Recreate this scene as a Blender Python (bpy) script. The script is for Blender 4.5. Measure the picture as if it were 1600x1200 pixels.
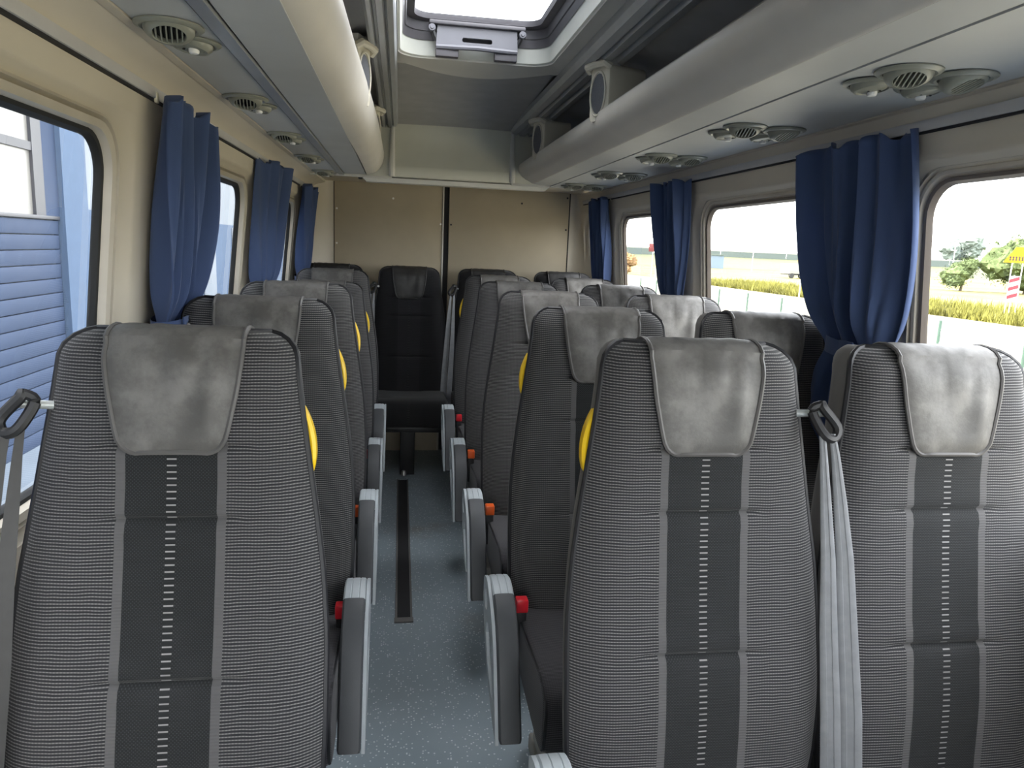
import bpy, bmesh, math, random
from math import sin, cos, pi, radians, exp
from mathutils import Vector, Matrix, noise
from mathutils.geometry import tessellate_polygon
random.seed(7)
for _o in list(bpy.data.objects): bpy.data.objects.remove(_o, do_unlink=True)
SC = bpy.context.scene
COL = SC.collection

# ---------------------------------------------------------------- camera
F_PX, YAW, PITCH, ROLL, EYE = 1150.0, 0.1557, 0.1816, 0.0426, (0.0, 0.0, 1.41)
cd = bpy.data.cameras.new('camera'); cam = bpy.data.objects.new('camera', cd); COL.objects.link(cam)
cd.sensor_width = 36.0; cd.lens = 36.0 * F_PX / 1600.0; cd.clip_start = 0.02; cd.clip_end = 1500
fw = Vector((sin(YAW)*cos(PITCH), cos(YAW)*cos(PITCH), -sin(PITCH)))
rt = Vector((cos(YAW), -sin(YAW), 0)); up = rt.cross(fw)
rt2 = cos(ROLL)*rt + sin(ROLL)*up; up2 = -sin(ROLL)*rt + cos(ROLL)*up
mw = Matrix((rt2, up2, -fw)).transposed().to_4x4(); mw.translation = Vector(EYE)
cam.matrix_world = mw
SC.camera = cam

# ---------------------------------------------------------------- sky, sun, exposure
SUN_EL, SUN_AZ = radians(50), radians(-90)          # sun stands behind the blue building, left of the bus
world = bpy.data.worlds.new('sky'); SC.world = world; world.use_nodes = True
wn = world.node_tree; wn.nodes.clear()
sky = wn.nodes.new('ShaderNodeTexSky'); sky.sky_type = 'NISHITA'; sky.sun_disc = False
sky.sun_elevation = SUN_EL; sky.sun_rotation = SUN_AZ; sky.air_density = 1.0; sky.dust_density = 3.5; sky.ozone_density = 1.0
haze = wn.nodes.new('ShaderNodeMix'); haze.data_type = 'RGBA'; haze.inputs['Factor'].default_value = 0.72
haze.inputs['B'].default_value = (6.9, 6.8, 6.7, 1)
bg = wn.nodes.new('ShaderNodeBackground'); bg.inputs['Strength'].default_value = 0.66
wo = wn.nodes.new('ShaderNodeOutputWorld')
wn.links.new(sky.outputs['Color'], haze.inputs['A']); wn.links.new(haze.outputs['Result'], bg.inputs['Color'])
wn.links.new(bg.outputs['Background'], wo.inputs['Surface'])
sd = bpy.data.lights.new('sun', 'SUN'); sun = bpy.data.objects.new('sun', sd); COL.objects.link(sun)
sd.energy = 7.0; sd.angle = radians(1.0); sd.color = (1.0, 0.95, 0.86)
sun_dir = Vector((-cos(SUN_EL), 0.18, sin(SUN_EL))).normalized()
sun.rotation_euler = (-sun_dir).to_track_quat('-Z', 'Y').to_euler()
SC.view_settings.view_transform = 'Standard'; SC.view_settings.look = 'None'
SC.view_settings.exposure = 1.42; SC.view_settings.gamma = 1.0; SC.view_settings.use_curve_mapping = False
try:
    SC.cycles.use_denoising = True
    SC.cycles.max_bounces = 14; SC.cycles.diffuse_bounces = 8; SC.cycles.transparent_max_bounces = 16
    SC.cycles.sample_clamp_indirect = 6.0
    SC.cycles.caustics_reflective = False; SC.cycles.caustics_refractive = False
except Exception:
    pass

# ---------------------------------------------------------------- materials
class NB:
    """small node builder"""
    def __init__(s, name, rough=0.5, spec=0.5, metallic=0.0):
        s.m = bpy.data.materials.new(name); s.m.use_nodes = True; s.t = s.m.node_tree; s.t.nodes.clear()
        s.b = s.t.nodes.new('ShaderNodeBsdfPrincipled'); s.o = s.t.nodes.new('ShaderNodeOutputMaterial')
        s.t.links.new(s.b.outputs[0], s.o.inputs[0])
        s.b.inputs['Roughness'].default_value = rough; s.b.inputs['Metallic'].default_value = metallic
        s.b.inputs['Specular IOR Level'].default_value = spec
        s._c = None
    def n(s, t): return s.t.nodes.new(t)
    def l(s, a, b): s.t.links.new(a, b)
    def put(s, sock, v):
        if hasattr(v, 'links') or isinstance(v, bpy.types.NodeSocket): s.l(v, sock)
        else: sock.default_value = v
    def coord(s):
        if s._c is None: s._c = s.n('ShaderNodeTexCoord').outputs['Object']
        return s._c
    def xyz(s):
        k = s.n('ShaderNodeSeparateXYZ'); s.l(s.coord(), k.inputs[0]); return k.outputs
    def f(s, op, a, b=0.0, c=0.0):
        k = s.n('ShaderNodeMath'); k.operation = op
        s.put(k.inputs[0], a); s.put(k.inputs[1], b); s.put(k.inputs[2], c); return k.outputs[0]
    def step(s, v, lo, hi):
        k = s.n('ShaderNodeMapRange'); k.interpolation_type = 'SMOOTHSTEP'
        s.put(k.inputs['Value'], v); k.inputs['From Min'].default_value = lo; k.inputs['From Max'].default_value = hi
        return k.outputs['Result']
    def mix(s, fac, a, b):
        k = s.n('ShaderNodeMix'); k.data_type = 'RGBA'
        s.put(k.inputs['Factor'], fac)
        for sk, v in ((k.inputs['A'], a), (k.inputs['B'], b)):
            if isinstance(v, tuple): sk.default_value = (*v[:3], 1)
            else: s.l(v, sk)
        return k.outputs['Result']
    def noise(s, scale, detail=3.0, rough=0.55, vec=None):
        k = s.n('ShaderNodeTexNoise'); k.inputs['Scale'].default_value = scale
        k.inputs['Detail'].default_value = detail; k.inputs['Roughness'].default_value = rough
        s.l(vec if vec is not None else s.coord(), k.inputs['Vector']); return k.outputs['Fac']
    def color(s, v):
        if isinstance(v, tuple): s.b.inputs['Base Color'].default_value = (*v[:3], 1)
        else: s.l(v, s.b.inputs['Base Color'])
    def bump(s, h, strength=0.2, dist=0.002):
        k = s.n('ShaderNodeBump'); k.inputs['Strength'].default_value = strength; k.inputs['Distance'].default_value = dist
        s.l(h, k.inputs['Height']); s.l(k.outputs[0], s.b.inputs['Normal'])

def plain(name, col, rough=0.5, spec=0.5, metallic=0.0, vary=0.12, scale=9.0, grain=0.0, gscale=400.0):
    s = NB(name, rough, spec, metallic)
    if vary:
        nz = s.noise(scale, 4.0)
        s.color(s.mix(s.step(nz, 0.3, 0.7), tuple(c*(1-vary) for c in col), tuple(min(1, c*(1+vary)) for c in col)))
    else: s.color(col)
    if grain: s.bump(s.noise(gscale, 2.0), grain, 0.001)
    return s.m

def seat_fabric(name, dark, light, cen, cushion=False, centre_w=0.070):
    s = NB(name, 0.85, 0.25)
    x, y, z = s.xyz()
    q = s.f('ADD', y, z) if cushion else z
    wob = s.f('MULTIPLY', s.noise(14.0, 2.0), 0.006)
    q2 = s.f('ADD', q, wob)
    rib = s.f('SINE', s.f('MULTIPLY', q2, 2*pi/0.0051))
    dash = s.f('SINE', s.f('MULTIPLY', x, 2*pi/0.0052))
    line = s.f('MULTIPLY', s.step(rib, 0.0, 0.9), s.f('MULTIPLY_ADD', dash, 0.22, 0.78))
    side = s.mix(line, dark, light)
    ax = s.f('ABSOLUTE', x)
    dots = s.f('MULTIPLY', s.f('SINE', s.f('MULTIPLY', x, 2*pi/0.0055)), s.f('SINE', s.f('MULTIPLY', q, 2*pi/0.0055)))
    cenc = s.mix(s.step(dots, 0.2, 0.6), cen, tuple(c*2.0+0.006 for c in cen))
    lad = s.f('FRACT', s.f('MULTIPLY', q, 1/0.0105))
    ladc = s.mix(s.step(lad, 0.72, 0.84), cen, tuple(min(1, c*1.5+0.02) for c in light))
    c = s.mix(s.step(ax, centre_w-0.0005, centre_w+0.0005), cenc, tuple(0.55*a+0.45*b for a, b in zip(dark, light)))
    c = s.mix(s.step(ax, 0.007, 0.0078), ladc, c)
    c = s.mix(s.step(ax, centre_w+0.014, centre_w+0.015), c, side)
    big = s.noise(5.0, 3.0)
    c = s.mix(s.f('MULTIPLY', s.step(big, 0.45, 0.8), 0.25), c, tuple(a*1.6+0.01 for a in dark))
    s.color(c); s.bump(rib, 0.22, 0.0012)
    s.b.inputs['Sheen Weight'].default_value = 0.15
    return s.m

def leather(name, a, b):
    s = NB(name, 0.42, 0.45)
    nz = s.noise(16.0, 5.0, 0.65); s.color(s.mix(s.step(nz, 0.35, 0.7), a, b))
    rn = s.n('ShaderNodeMapRange'); s.l(nz, rn.inputs[0]); rn.inputs['To Min'].default_value = 0.62; rn.inputs['To Max'].default_value = 0.40
    s.l(rn.outputs[0], s.b.inputs['Roughness'])
    s.bump(s.noise(260.0, 3.0), 0.25, 0.001)
    return s.m

def glass(name, dirt=0.0):
    m = bpy.data.materials.new(name); m.use_nodes = True; t = m.node_tree; t.nodes.clear()
    o = t.nodes.new('ShaderNodeOutputMaterial'); tr = t.nodes.new('ShaderNodeBsdfTransparent'); gl = t.nodes.new('ShaderNodeBsdfGlossy')
    tr.inputs[0].default_value = (0.95, 0.97, 0.97, 1); gl.inputs['Roughness'].default_value = 0.0
    lw = t.nodes.new('ShaderNodeLayerWeight'); lw.inputs[0].default_value = 0.5
    pw = t.nodes.new('ShaderNodeMath'); pw.operation = 'POWER'; pw.inputs[1].default_value = 4.5; t.links.new(lw.outputs['Facing'], pw.inputs[0])
    fr = t.nodes.new('ShaderNodeMath'); fr.operation = 'MULTIPLY_ADD'; fr.inputs[1].default_value = 0.75; fr.inputs[2].default_value = 0.06; t.links.new(pw.outputs[0], fr.inputs[0])
    mx = t.nodes.new('ShaderNodeMixShader'); t.links.new(fr.outputs[0], mx.inputs[0]); t.links.new(tr.outputs[0], mx.inputs[1]); t.links.new(gl.outputs[0], mx.inputs[2])
    out = mx
    if dirt:
        df = t.nodes.new('ShaderNodeBsdfTranslucent'); df.inputs[0].default_value = (0.85, 0.88, 0.9, 1)
        tc = t.nodes.new('ShaderNodeTexCoord'); nz = t.nodes.new('ShaderNodeTexNoise'); nz.inputs['Scale'].default_value = 7; nz.inputs['Detail'].default_value = 6
        mp = t.nodes.new('ShaderNodeMapping'); mp.inputs['Scale'].default_value = (1, 2.0, 0.6)
        t.links.new(tc.outputs['Object'], mp.inputs[0]); t.links.new(mp.outputs[0], nz.inputs['Vector'])
        mr = t.nodes.new('ShaderNodeMapRange'); mr.inputs['From Min'].default_value = 0.3; mr.inputs['From Max'].default_value = 0.75
        mr.inputs['To Min'].default_value = dirt*0.6; mr.inputs['To Max'].default_value = dirt*1.6
        t.links.new(nz.outputs['Fac'], mr.inputs[0])
        m2 = t.nodes.new('ShaderNodeMixShader'); t.links.new(mr.outputs[0], m2.inputs[0]); t.links.new(mx.outputs[0], m2.inputs[1]); t.links.new(df.outputs[0], m2.inputs[2]); out = m2
    t.links.new(out.outputs[0], o.inputs[0]); return m

def cloth(name, col, trans):
    s = NB(name, 0.9, 0.15)
    x, y, z = s.xyz()
    w = s.f('MULTIPLY', s.f('SINE', s.f('MULTIPLY', y, 2*pi/0.0022)), s.f('SINE', s.f('MULTIPLY', z, 2*pi/0.0022)))
    c = s.mix(s.f('MULTIPLY_ADD', w, 0.3, 0.5), tuple(k*0.75 for k in col), tuple(k*1.25 for k in col)); s.color(c)
    s.bump(w, 0.2, 0.0008); s.b.inputs['Sheen Weight'].default_value = 0.2
    tl = s.n('ShaderNodeBsdfTranslucent'); s.l(c, tl.inputs[0]); mx = s.n('ShaderNodeMixShader'); mx.inputs[0].default_value = trans
    s.l(s.b.outputs[0], mx.inputs[1]); s.l(tl.outputs[0], mx.inputs[2]); s.l(mx.outputs[0], s.o.inputs[0]); return s.m

def vinyl():
    s = NB('speckled_vinyl', 0.38, 0.45)
    v = s.n('ShaderNodeTexVoronoi'); v.inputs['Scale'].default_value = 130; s.l(s.coord(), v.inputs['Vector'])
    sep = s.n('ShaderNodeSeparateColor'); s.l(v.outputs['Color'], sep.inputs[0])
    fleck = s.f('MULTIPLY', s.step(sep.outputs[0], 0.78, 0.80), s.f('SUBTRACT', 1.0, s.step(v.outputs['Distance'], 0.28, 0.42)))
    base = s.mix(s.noise(3.0, 5.0), (0.22, 0.275, 0.315), (0.32, 0.375, 0.41))
    base = s.mix(s.step(s.noise(2.2, 3.0), 0.58, 0.75), base, (0.25, 0.255, 0.245))
    s.color(s.mix(fleck, base, (0.65, 0.7, 0.72))); return s.m

def mesh_fence_mat():
    m = bpy.data.materials.new('fence_wire'); m.use_nodes = True
    b = m.node_tree.nodes['Principled BSDF']; b.inputs['Base Color'].default_value = (0.30, 0.36, 0.30, 1); b.inputs['Roughness'].default_value = 0.6
    return m

MT = {}
MT['wall'] = plain('wall_plastic', (0.60, 0.55, 0.46), 0.55, 0.35, vary=0.04, scale=3, grain=0.10, gscale=500)
MT['winframe'] = plain('window_moulding', (0.52, 0.475, 0.40), 0.5, 0.4, vary=0.05)
MT['rear_panel'] = plain('rear_board', (0.42, 0.365, 0.27), 0.6, 0.3, vary=0.04, scale=4, grain=0.08)
MT['duct'] = plain('duct_panel', (0.47, 0.48, 0.475), 0.55, 0.4, vary=0.04, scale=4, grain=0.12, gscale=600)
MT['nose'] = plain('duct_roll', (0.62, 0.595, 0.55), 0.42, 0.45, vary=0.04, scale=4, grain=0.06, gscale=600)
MT['ceil_dark'] = plain('ceiling_fabric', (0.40, 0.40, 0.395), 0.9, 0.2, vary=0.05, grain=0.2, gscale=700)
MT['ceil'] = plain('ceiling_moulding', (0.60, 0.59, 0.55), 0.55, 0.4, vary=0.04, scale=4)
MT['track'] = plain('grey_aluminium', (0.42, 0.44, 0.46), 0.38, 0.5, metallic=0.55, vary=0.05)
MT['railgrey'] = plain('pale_rail', (0.50, 0.50, 0.51), 0.45, 0.45, vary=0.03)
MT['groove'] = plain('dark_groove', (0.03, 0.03, 0.032), 0.7, 0.2, vary=0)
MT['bulk'] = plain('bulkhead_plastic', (0.58, 0.58, 0.50), 0.5, 0.4, vary=0.04, scale=4)
MT['seal_brown'] = plain('brown_grey_seal', (0.17, 0.145, 0.125), 0.55, 0.35, vary=0.05)
MT['rubber'] = plain('black_rubber', (0.02, 0.021, 0.023), 0.65, 0.3, vary=0)
MT['floor'] = vinyl()
MT['fab'] = seat_fabric('ribbed_seat_fabric', (0.022, 0.022, 0.025), (0.195, 0.190, 0.190), (0.014, 0.015, 0.016))
MT['fab_c'] = seat_fabric('ribbed_cushion_fabric', (0.025, 0.024, 0.028), (0.085, 0.08, 0.09), (0.03, 0.03, 0.033), cushion=True)
MT['fabk'] = seat_fabric('black_seat_fabric', (0.012, 0.012, 0.014), (0.022, 0.022, 0.025), (0.018, 0.018, 0.021))
MT['fabk_c'] = seat_fabric('black_cushion_fabric', (0.012, 0.012, 0.013), (0.018, 0.018, 0.02), (0.012, 0.012, 0.013), cushion=True)
MT['piping'] = plain('black_piping', (0.012, 0.012, 0.015), 0.5, 0.4, vary=0)
MT['shell'] = plain('seat_back_cloth', (0.15, 0.145, 0.14), 0.8, 0.3, vary=0.08, grain=0.1)
MT['shellk'] = plain('black_seat_back', (0.025, 0.025, 0.028), 0.7, 0.3, vary=0.1)
MT['pad'] = leather('grey_leather', (0.088, 0.084, 0.080), (0.160, 0.154, 0.147))
MT['padk'] = leather('black_leather', (0.02, 0.02, 0.021), (0.035, 0.034, 0.034))
MT['padpipe'] = plain('grey_leather_edge', (0.105, 0.10, 0.098), 0.5, 0.4, vary=0.1)
MT['armgrey'] = plain('armrest_grey_plastic', (0.46, 0.50, 0.53), 0.45, 0.45, vary=0.04)
MT['armpad'] = plain('armrest_charcoal_pad', (0.075, 0.078, 0.085), 0.5, 0.4, vary=0.06, grain=0.1)
MT['yellow'] = plain('yellow_plastic', (0.85, 0.55, 0.01), 0.35, 0.5, vary=0)
MT['red'] = plain('red_plastic', (0.75, 0.02, 0.035), 0.35, 0.5, vary=0)
MT['orange'] = plain('orange_plastic', (0.80, 0.12, 0.02), 0.35, 0.5, vary=0)
MT['black'] = plain('black_plastic', (0.018, 0.018, 0.02), 0.45, 0.45, vary=0)
MT['webbing'] = plain('grey_webbing', (0.23, 0.238, 0.255), 0.5, 0.4, vary=0.08, scale=40)
MT['webbing_dark'] = plain('dark_webbing', (0.036, 0.035, 0.034), 0.5, 0.4, vary=0.08, scale=40)
MT['pin'] = plain('pale_metal_pin', (0.55, 0.58, 0.58), 0.35, 0.5, metallic=0.3, vary=0)
MT['pedestal'] = plain('seat_plinth', (0.33, 0.315, 0.28), 0.6, 0.35, vary=0.08)
MT['steel'] = plain('bolt_steel', (0.5, 0.5, 0.5), 0.3, 0.5, metallic=0.9, vary=0)
MT['curtain'] = cloth('blue_curtain', (0.078, 0.118, 0.250), 0.27)
MT['hook'] = plain('cream_hook', (0.65, 0.62, 0.5), 0.5, vary=0)
MT['vent'] = plain('vent_plastic', (0.24, 0.245, 0.205), 0.35, 0.5, vary=0.04)
MT['button'] = plain('white_button', (0.8, 0.8, 0.78), 0.3, 0.5, vary=0)
MT['glass'] = glass('window_glass', 0.0)
MT['glass_l'] = glass('dusty_window_glass', 0.025)
MT['hatch_dark'] = plain('hatch_frame', (0.10, 0.095, 0.105), 0.5, 0.4, vary=0.05)
MT['hatch_liner'] = plain('hatch_liner', (0.55, 0.56, 0.52), 0.5, 0.4, vary=0.03)
MT['handle'] = plain('hatch_handle_grey', (0.13, 0.13, 0.15), 0.42, 0.45, vary=0.05)
MT['mesh'] = plain('speaker_mesh', (0.10, 0.105, 0.12), 0.6, 0.4, vary=0.1, scale=200)
MT['bracket'] = plain('bracket_cream', (0.60, 0.57, 0.48), 0.5, 0.4, vary=0.03)
MT['ledstrip'] = plain('lamp_cover', (0.62, 0.62, 0.58), 0.4, 0.45, vary=0)
MT['siding'] = plain('blue_siding', (0.028, 0.043, 0.080), 0.7, 0.1, vary=0.07, scale=1.5)
MT['bluecol'] = plain('light_blue_paint', (0.058, 0.088, 0.142), 0.7, 0.1, vary=0.04)
MT['palewall'] = plain('pale_render', (0.145, 0.165, 0.19), 0.7, 0.3, vary=0.04, scale=1.0)
MT['palepane'] = plain('frosted_pane', (0.155, 0.15, 0.14), 0.35, 0.5, vary=0.04, scale=1.0)
MT['mull'] = plain('slate_frame', (0.032, 0.033, 0.040), 0.5, 0.4, vary=0.05)
MT['pave'] = plain('pavement', (0.11, 0.135, 0.165), 0.8, 0.3, vary=0.1, scale=1.2)
MT['gravel'] = plain('cream_gravel', (0.36, 0.33, 0.25), 0.95, 0.2, vary=0.08, scale=0.5)  # tone kept bright as a reflector, bouncing warm light up to the ceiling
MT['road'] = plain('pale_road', (0.165, 0.15, 0.112), 0.9, 0.2, vary=0.07, scale=0.15)
MT['field'] = plain('meadow', (0.145, 0.130, 0.048), 0.95, 0.1, vary=0.22, scale=0.12)
MT['grass'] = plain('tall_grass', (0.135, 0.13, 0.032), 0.9, 0.1, vary=0.3, scale=0.6)
MT['slope'] = plain('green_bank', (0.078, 0.085, 0.052), 0.95, 0.1, vary=0.15, scale=0.05)
MT['barrier'] = plain('noise_barrier', (0.095, 0.115, 0.105), 0.8, 0.2, vary=0.1, scale=0.05)
MT['deck'] = plain('viaduct_rail', (0.25, 0.25, 0.22), 0.8, 0.2, vary=0.05, scale=0.05)
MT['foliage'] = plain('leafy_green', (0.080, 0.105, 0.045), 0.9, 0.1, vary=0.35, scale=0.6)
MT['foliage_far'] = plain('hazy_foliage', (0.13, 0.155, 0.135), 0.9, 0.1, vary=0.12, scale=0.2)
MT['trunk'] = plain('bark', (0.14, 0.11, 0.08), 0.9, 0.1, vary=0.2)
MT['pole'] = plain('galvanised_pole', (0.36, 0.36, 0.34), 0.6, 0.4, vary=0.05)
MT['greenpost'] = plain('green_fence_post', (0.05, 0.09, 0.07), 0.6, 0.3, vary=0.05)
MT['wire'] = mesh_fence_mat()
MT['signyel'] = plain('yellow_sign', (0.42, 0.21, 0.0), 0.5, 0.3, vary=0)
MT['signred'] = plain('red_sign', (0.28, 0.025, 0.035), 0.5, 0.3, vary=0)
MT['signwhite'] = plain('white_sign', (0.34, 0.34, 0.34), 0.5, 0.3, vary=0)
MT['darkred'] = plain('dark_red_sign', (0.085, 0.014, 0.016), 0.6, 0.3, vary=0)
MT['truckwhite'] = plain('truck_box_white', (0.21, 0.21, 0.205), 0.5, 0.3, vary=0.03)
MT['truckgrey'] = plain('truck_box_grey', (0.14, 0.155, 0.175), 0.5, 0.3, vary=0.03)
MT['bluebox'] = plain('blue_hall', (0.12, 0.16, 0.205), 0.6, 0.3, vary=0.05, scale=0.1)
MT['copper'] = plain('autumn_shrub', (0.22, 0.14, 0.07), 0.9, 0.1, vary=0.25, scale=0.8)

# ---------------------------------------------------------------- mesh helpers
def link(o, parent=None):
    COL.objects.link(o)
    if parent is not None: o.parent = parent
    return o
def tag(o, label=None, cat=None, group=None, kind=None):
    if label: o['label'] = label
    if cat: o['category'] = cat
    if group: o['group'] = group
    if kind: o['kind'] = kind
    return o
def root(name, loc=(0, 0, 0), label=None, cat=None, group=None, kind=None):
    o = bpy.data.objects.new(name, None); o.empty_display_size = 0.1; o.location = loc; link(o)
    return tag(o, label, cat, group, kind)
def mesh(name, V, Fc, mat, parent=None, smooth=True, auto=None):
    me = bpy.data.meshes.new(name); me.from_pydata([tuple(v) for v in V], [], Fc); me.update()
    bm = bmesh.new(); bm.from_mesh(me); bmesh.ops.recalc_face_normals(bm, faces=bm.faces); bm.to_mesh(me); bm.free()
    if mat: me.materials.append(MT[mat] if isinstance(mat, str) else mat)
    if smooth: me.polygons.foreach_set('use_smooth', [True]*len(me.polygons))
    if smooth and auto is not None: me.set_sharp_from_angle(angle=radians(auto))
    return link(bpy.data.objects.new(name, me), parent)
class MB:
    def __init__(s): s.V = []; s.F = []
    def add(s, V, Fc):
        o = len(s.V); s.V += [tuple(v) for v in V]; s.F += [tuple(i+o for i in f) for f in Fc]; return s
    def grid(s, rows, close_u=False, close_v=False):
        nv = len(rows); nu = len(rows[0]); V = [p for r in rows for p in r]; Fc = []
        for j in range(nv if close_v else nv-1):
            for i in range(nu if close_u else nu-1):
                a = j*nu+i; b = j*nu+(i+1) % nu; c = ((j+1) % nv)*nu+(i+1) % nu; d = ((j+1) % nv)*nu+i; Fc.append((a, b, c, d))
        return s.add(V, Fc)
    def box(s, x0, x1, y0, y1, z0, z1, bev=0.0):
        bm = bmesh.new(); bmesh.ops.create_cube(bm, size=1)
        for v in bm.verts: v.co = Vector(((x0+x1)/2+v.co.x*(x1-x0), (y0+y1)/2+v.co.y*(y1-y0), (z0+z1)/2+v.co.z*(z1-z0)))
        if bev: bmesh.ops.bevel(bm, geom=bm.edges[:], offset=bev, segments=2, affect='EDGES', profile=0.5)
        bm.verts.index_update(); s.add([v.co.copy() for v in bm.verts], [tuple(v.index for v in f.verts) for f in bm.faces]); bm.free(); return s
    def tube(s, pts, r, seg=8, closed=False, caps=True, flat=1.0):
        P = [Vector(p) for p in pts]; n = len(P); rows = []; ref = None
        for i in range(n):
            a = P[i-1] if (i > 0 or closed) else P[0]; b = P[(i+1) % n] if (i < n-1 or closed) else P[-1]
            t = (b-a).normalized()
            if ref is None: ref = Vector((0, 0, 1)) if abs(t.z) < 0.9 else Vector((1, 0, 0))
            u = (ref-t*ref.dot(t)).normalized(); w = t.cross(u); ref = u
            rr = r[i] if isinstance(r, (list, tuple)) else r
            rows.append([P[i]+(u*cos(2*pi*k/seg)*flat+w*sin(2*pi*k/seg))*rr for k in range(seg)])
        o = len(s.V); s.grid(rows, close_u=True, close_v=closed)
        if caps and not closed:
            s.F.append(tuple(o+k for k in range(seg))); s.F.append(tuple(o+(n-1)*seg+k for k in reversed(range(seg))))
        return s
    def lathe(s, prof, c=(0, 0, 0), seg=24, ax='z', sq=1.0):
        rows = []
        for r, h in prof:
            rows.append([{'z': (c[0]+r*cos(2*pi*k/seg), c[1]+r*sq*sin(2*pi*k/seg), c[2]+h), 'y': (c[0]+r*cos(2*pi*k/seg), c[1]+h, c[2]+r*sq*sin(2*pi*k/seg)),
                          'x': (c[0]+h, c[1]+r*cos(2*pi*k/seg), c[2]+r*sq*sin(2*pi*k/seg))}[ax] for k in range(seg)])
        return s.grid(rows, close_u=True)
    def prism(s, loops, lo, hi, ax='x'):
        """loops: outer 2D loop then holes; extruded along ax"""
        def P(p, h): return {'x': (h, p[0], p[1]), 'y': (p[0], h, p[1]), 'z': (p[0], p[1], h)}[ax]
        flat = [p for lp in loops for p in lp]
        tri = tessellate_polygon([[Vector((p[0], p[1], 0)) for p in lp] for lp in loops])
        n = len(flat); V = [P(p, lo) for p in flat]+[P(p, hi) for p in flat]; Fc = []
        for t in tri: Fc += [tuple(t), tuple(i+n for i in reversed(t))]
        o = 0
        for lp in loops:
            m = len(lp)
            for i in range(m): a = o+i; b = o+(i+1) % m; Fc.append((a, b, b+n, a+n))
            o += m
        return s.add(V, Fc)
    def build(s, name, mat, parent=None, smooth=True, auto=35): return mesh(name, s.V, s.F, mat, parent, smooth, auto)
def dup(o, parent=None):
    c = o.copy(); COL.objects.link(c); c.parent = parent
    for ch in list(o.children): dup(ch, c)
    return c
def lerp(a, b, t): return a+(b-a)*t
def interp(tab, z):
    if z <= tab[0][0]: return tab[0][1]
    for (a, b), (c, d) in zip(tab, tab[1:]):
        if z <= c:
            t = (z-a)/(c-a); return lerp(b, d, t)
    return tab[-1][1]
def smooth_interp(tab, z):
    e = 0.02; return (interp(tab, z-e)+2*interp(tab, z)+interp(tab, z+e))/4
def rr(a0, a1, b0, b1, r, n=8):
    out = []
    for cx, cy, st in ((a1-r, b1-r, 0), (a0+r, b1-r, 90), (a0+r, b0+r, 180), (a1-r, b0+r, 270)):
        for k in range(n): t = radians(st+90*k/(n-1)); out.append((cx+r*cos(t), cy+r*sin(t)))
    return out

# ================================================================ SETTING: the bus body
XC = 0.31
YF, YR = -1.55, 5.0                 # front and rear of the cabin
def half(z):
    if z < 0.88: return 0.964
    return 0.88+(1.72-z)*0.10
def wx(side, z, depth=0.0): return XC+side*(half(z)+depth)

# floor
mesh('floor', *(lambda b: (b.V, b.F))(MB().box(XC-1.0, XC+1.0, YF, YR+0.02, -0.06, 0.0)), 'floor', smooth=False)['kind'] = 'structure'

WIN = {-1: [(-1.0, 0.28), (0.62, 1.700), (2.15, 3.05), (3.50, 4.40)],  # first on each side is out of view, added to let daylight in
       1: [(-1.0, 0.28), (0.60, 1.632), (2.02, 2.925), (3.30, 4.085), (4.46, 4.82)]}
WZ = (0.92, 1.600)
def build_wall(side):
    b = MB(); m = 0.085 if side < 0 else 0.055
    P = lambda y, z, d=0.0: (wx(side, z, d), y, z)
    zl, zt = 0.84, 1.665
    wins = WIN[side]; cuts = [YF]
    for (a, c), (d, e) in zip(wins, wins[1:]): cuts.append((c+d)/2)
    cuts.append(YR)
    b.grid([[P(y, z) for y in (YF, YR)] for z in (-0.03, 0.4, zl)])
    for i, (a, c) in enumerate(wins):
        y0, y1 = cuts[i], cuts[i+1]
        cell = rr(y0, y1, zl, zt, 0.0005)
        g0 = 0.035 if c-a > 0.5 else 0.02
        r0 = rr(a-m-g0, c+m+g0, WZ[0]-0.06, WZ[1]+m*0.4+0.03, 0.12)
        r1 = rr(a-m, c+m, WZ[0]-0.045, WZ[1]+m*0.4, 0.105)
        r2 = rr(a-0.012, c+0.012, WZ[0]-0.012, WZ[1]+0.012, 0.085)
        r3 = r2
        b.grid([[P(y, z) for y, z in cell], [P(y, z) for y, z in r0], [P(y, z, 0.006) for y, z in rr(a-m-g0*0.8, c+m+g0*0.8, WZ[0]-0.057, WZ[1]+m*0.4+0.024, 0.118)],
                [P(y, z, 0.028) for y, z in r1], [P(y, z, 0.034) for y, z in r2], [P(y, z, 0.048) for y, z in r3]], close_u=True)
    return b
wl = build_wall(-1); wr = build_wall(1)
LIP = {-1: (-0.482, 1.780), 1: (1.172, 1.770)}
for side, b in ((-1, wl), (1, wr)):
    lx, lz = LIP[side]
    pr = [(wx(side, 1.665), 1.665), (wx(side, 1.72), 1.72), (wx(side, 1.735)-side*0.004, 1.738), (lerp(wx(side, 1.73), lx, 0.45), lerp(1.738, lz, 0.62)),
          (lerp(wx(side, 1.73), lx, 0.85), lz-0.006), (lx, lz), (lx, lz+0.012)]
    b.grid([[(x, YF, z), (x, YR, z)] for x, z in pr])
o = wl.build('wall_left', 'wall', auto=50); o['kind'] = 'structure'
o = wr.build('wall_right', 'wall', auto=50); o['kind'] = 'structure'

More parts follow.
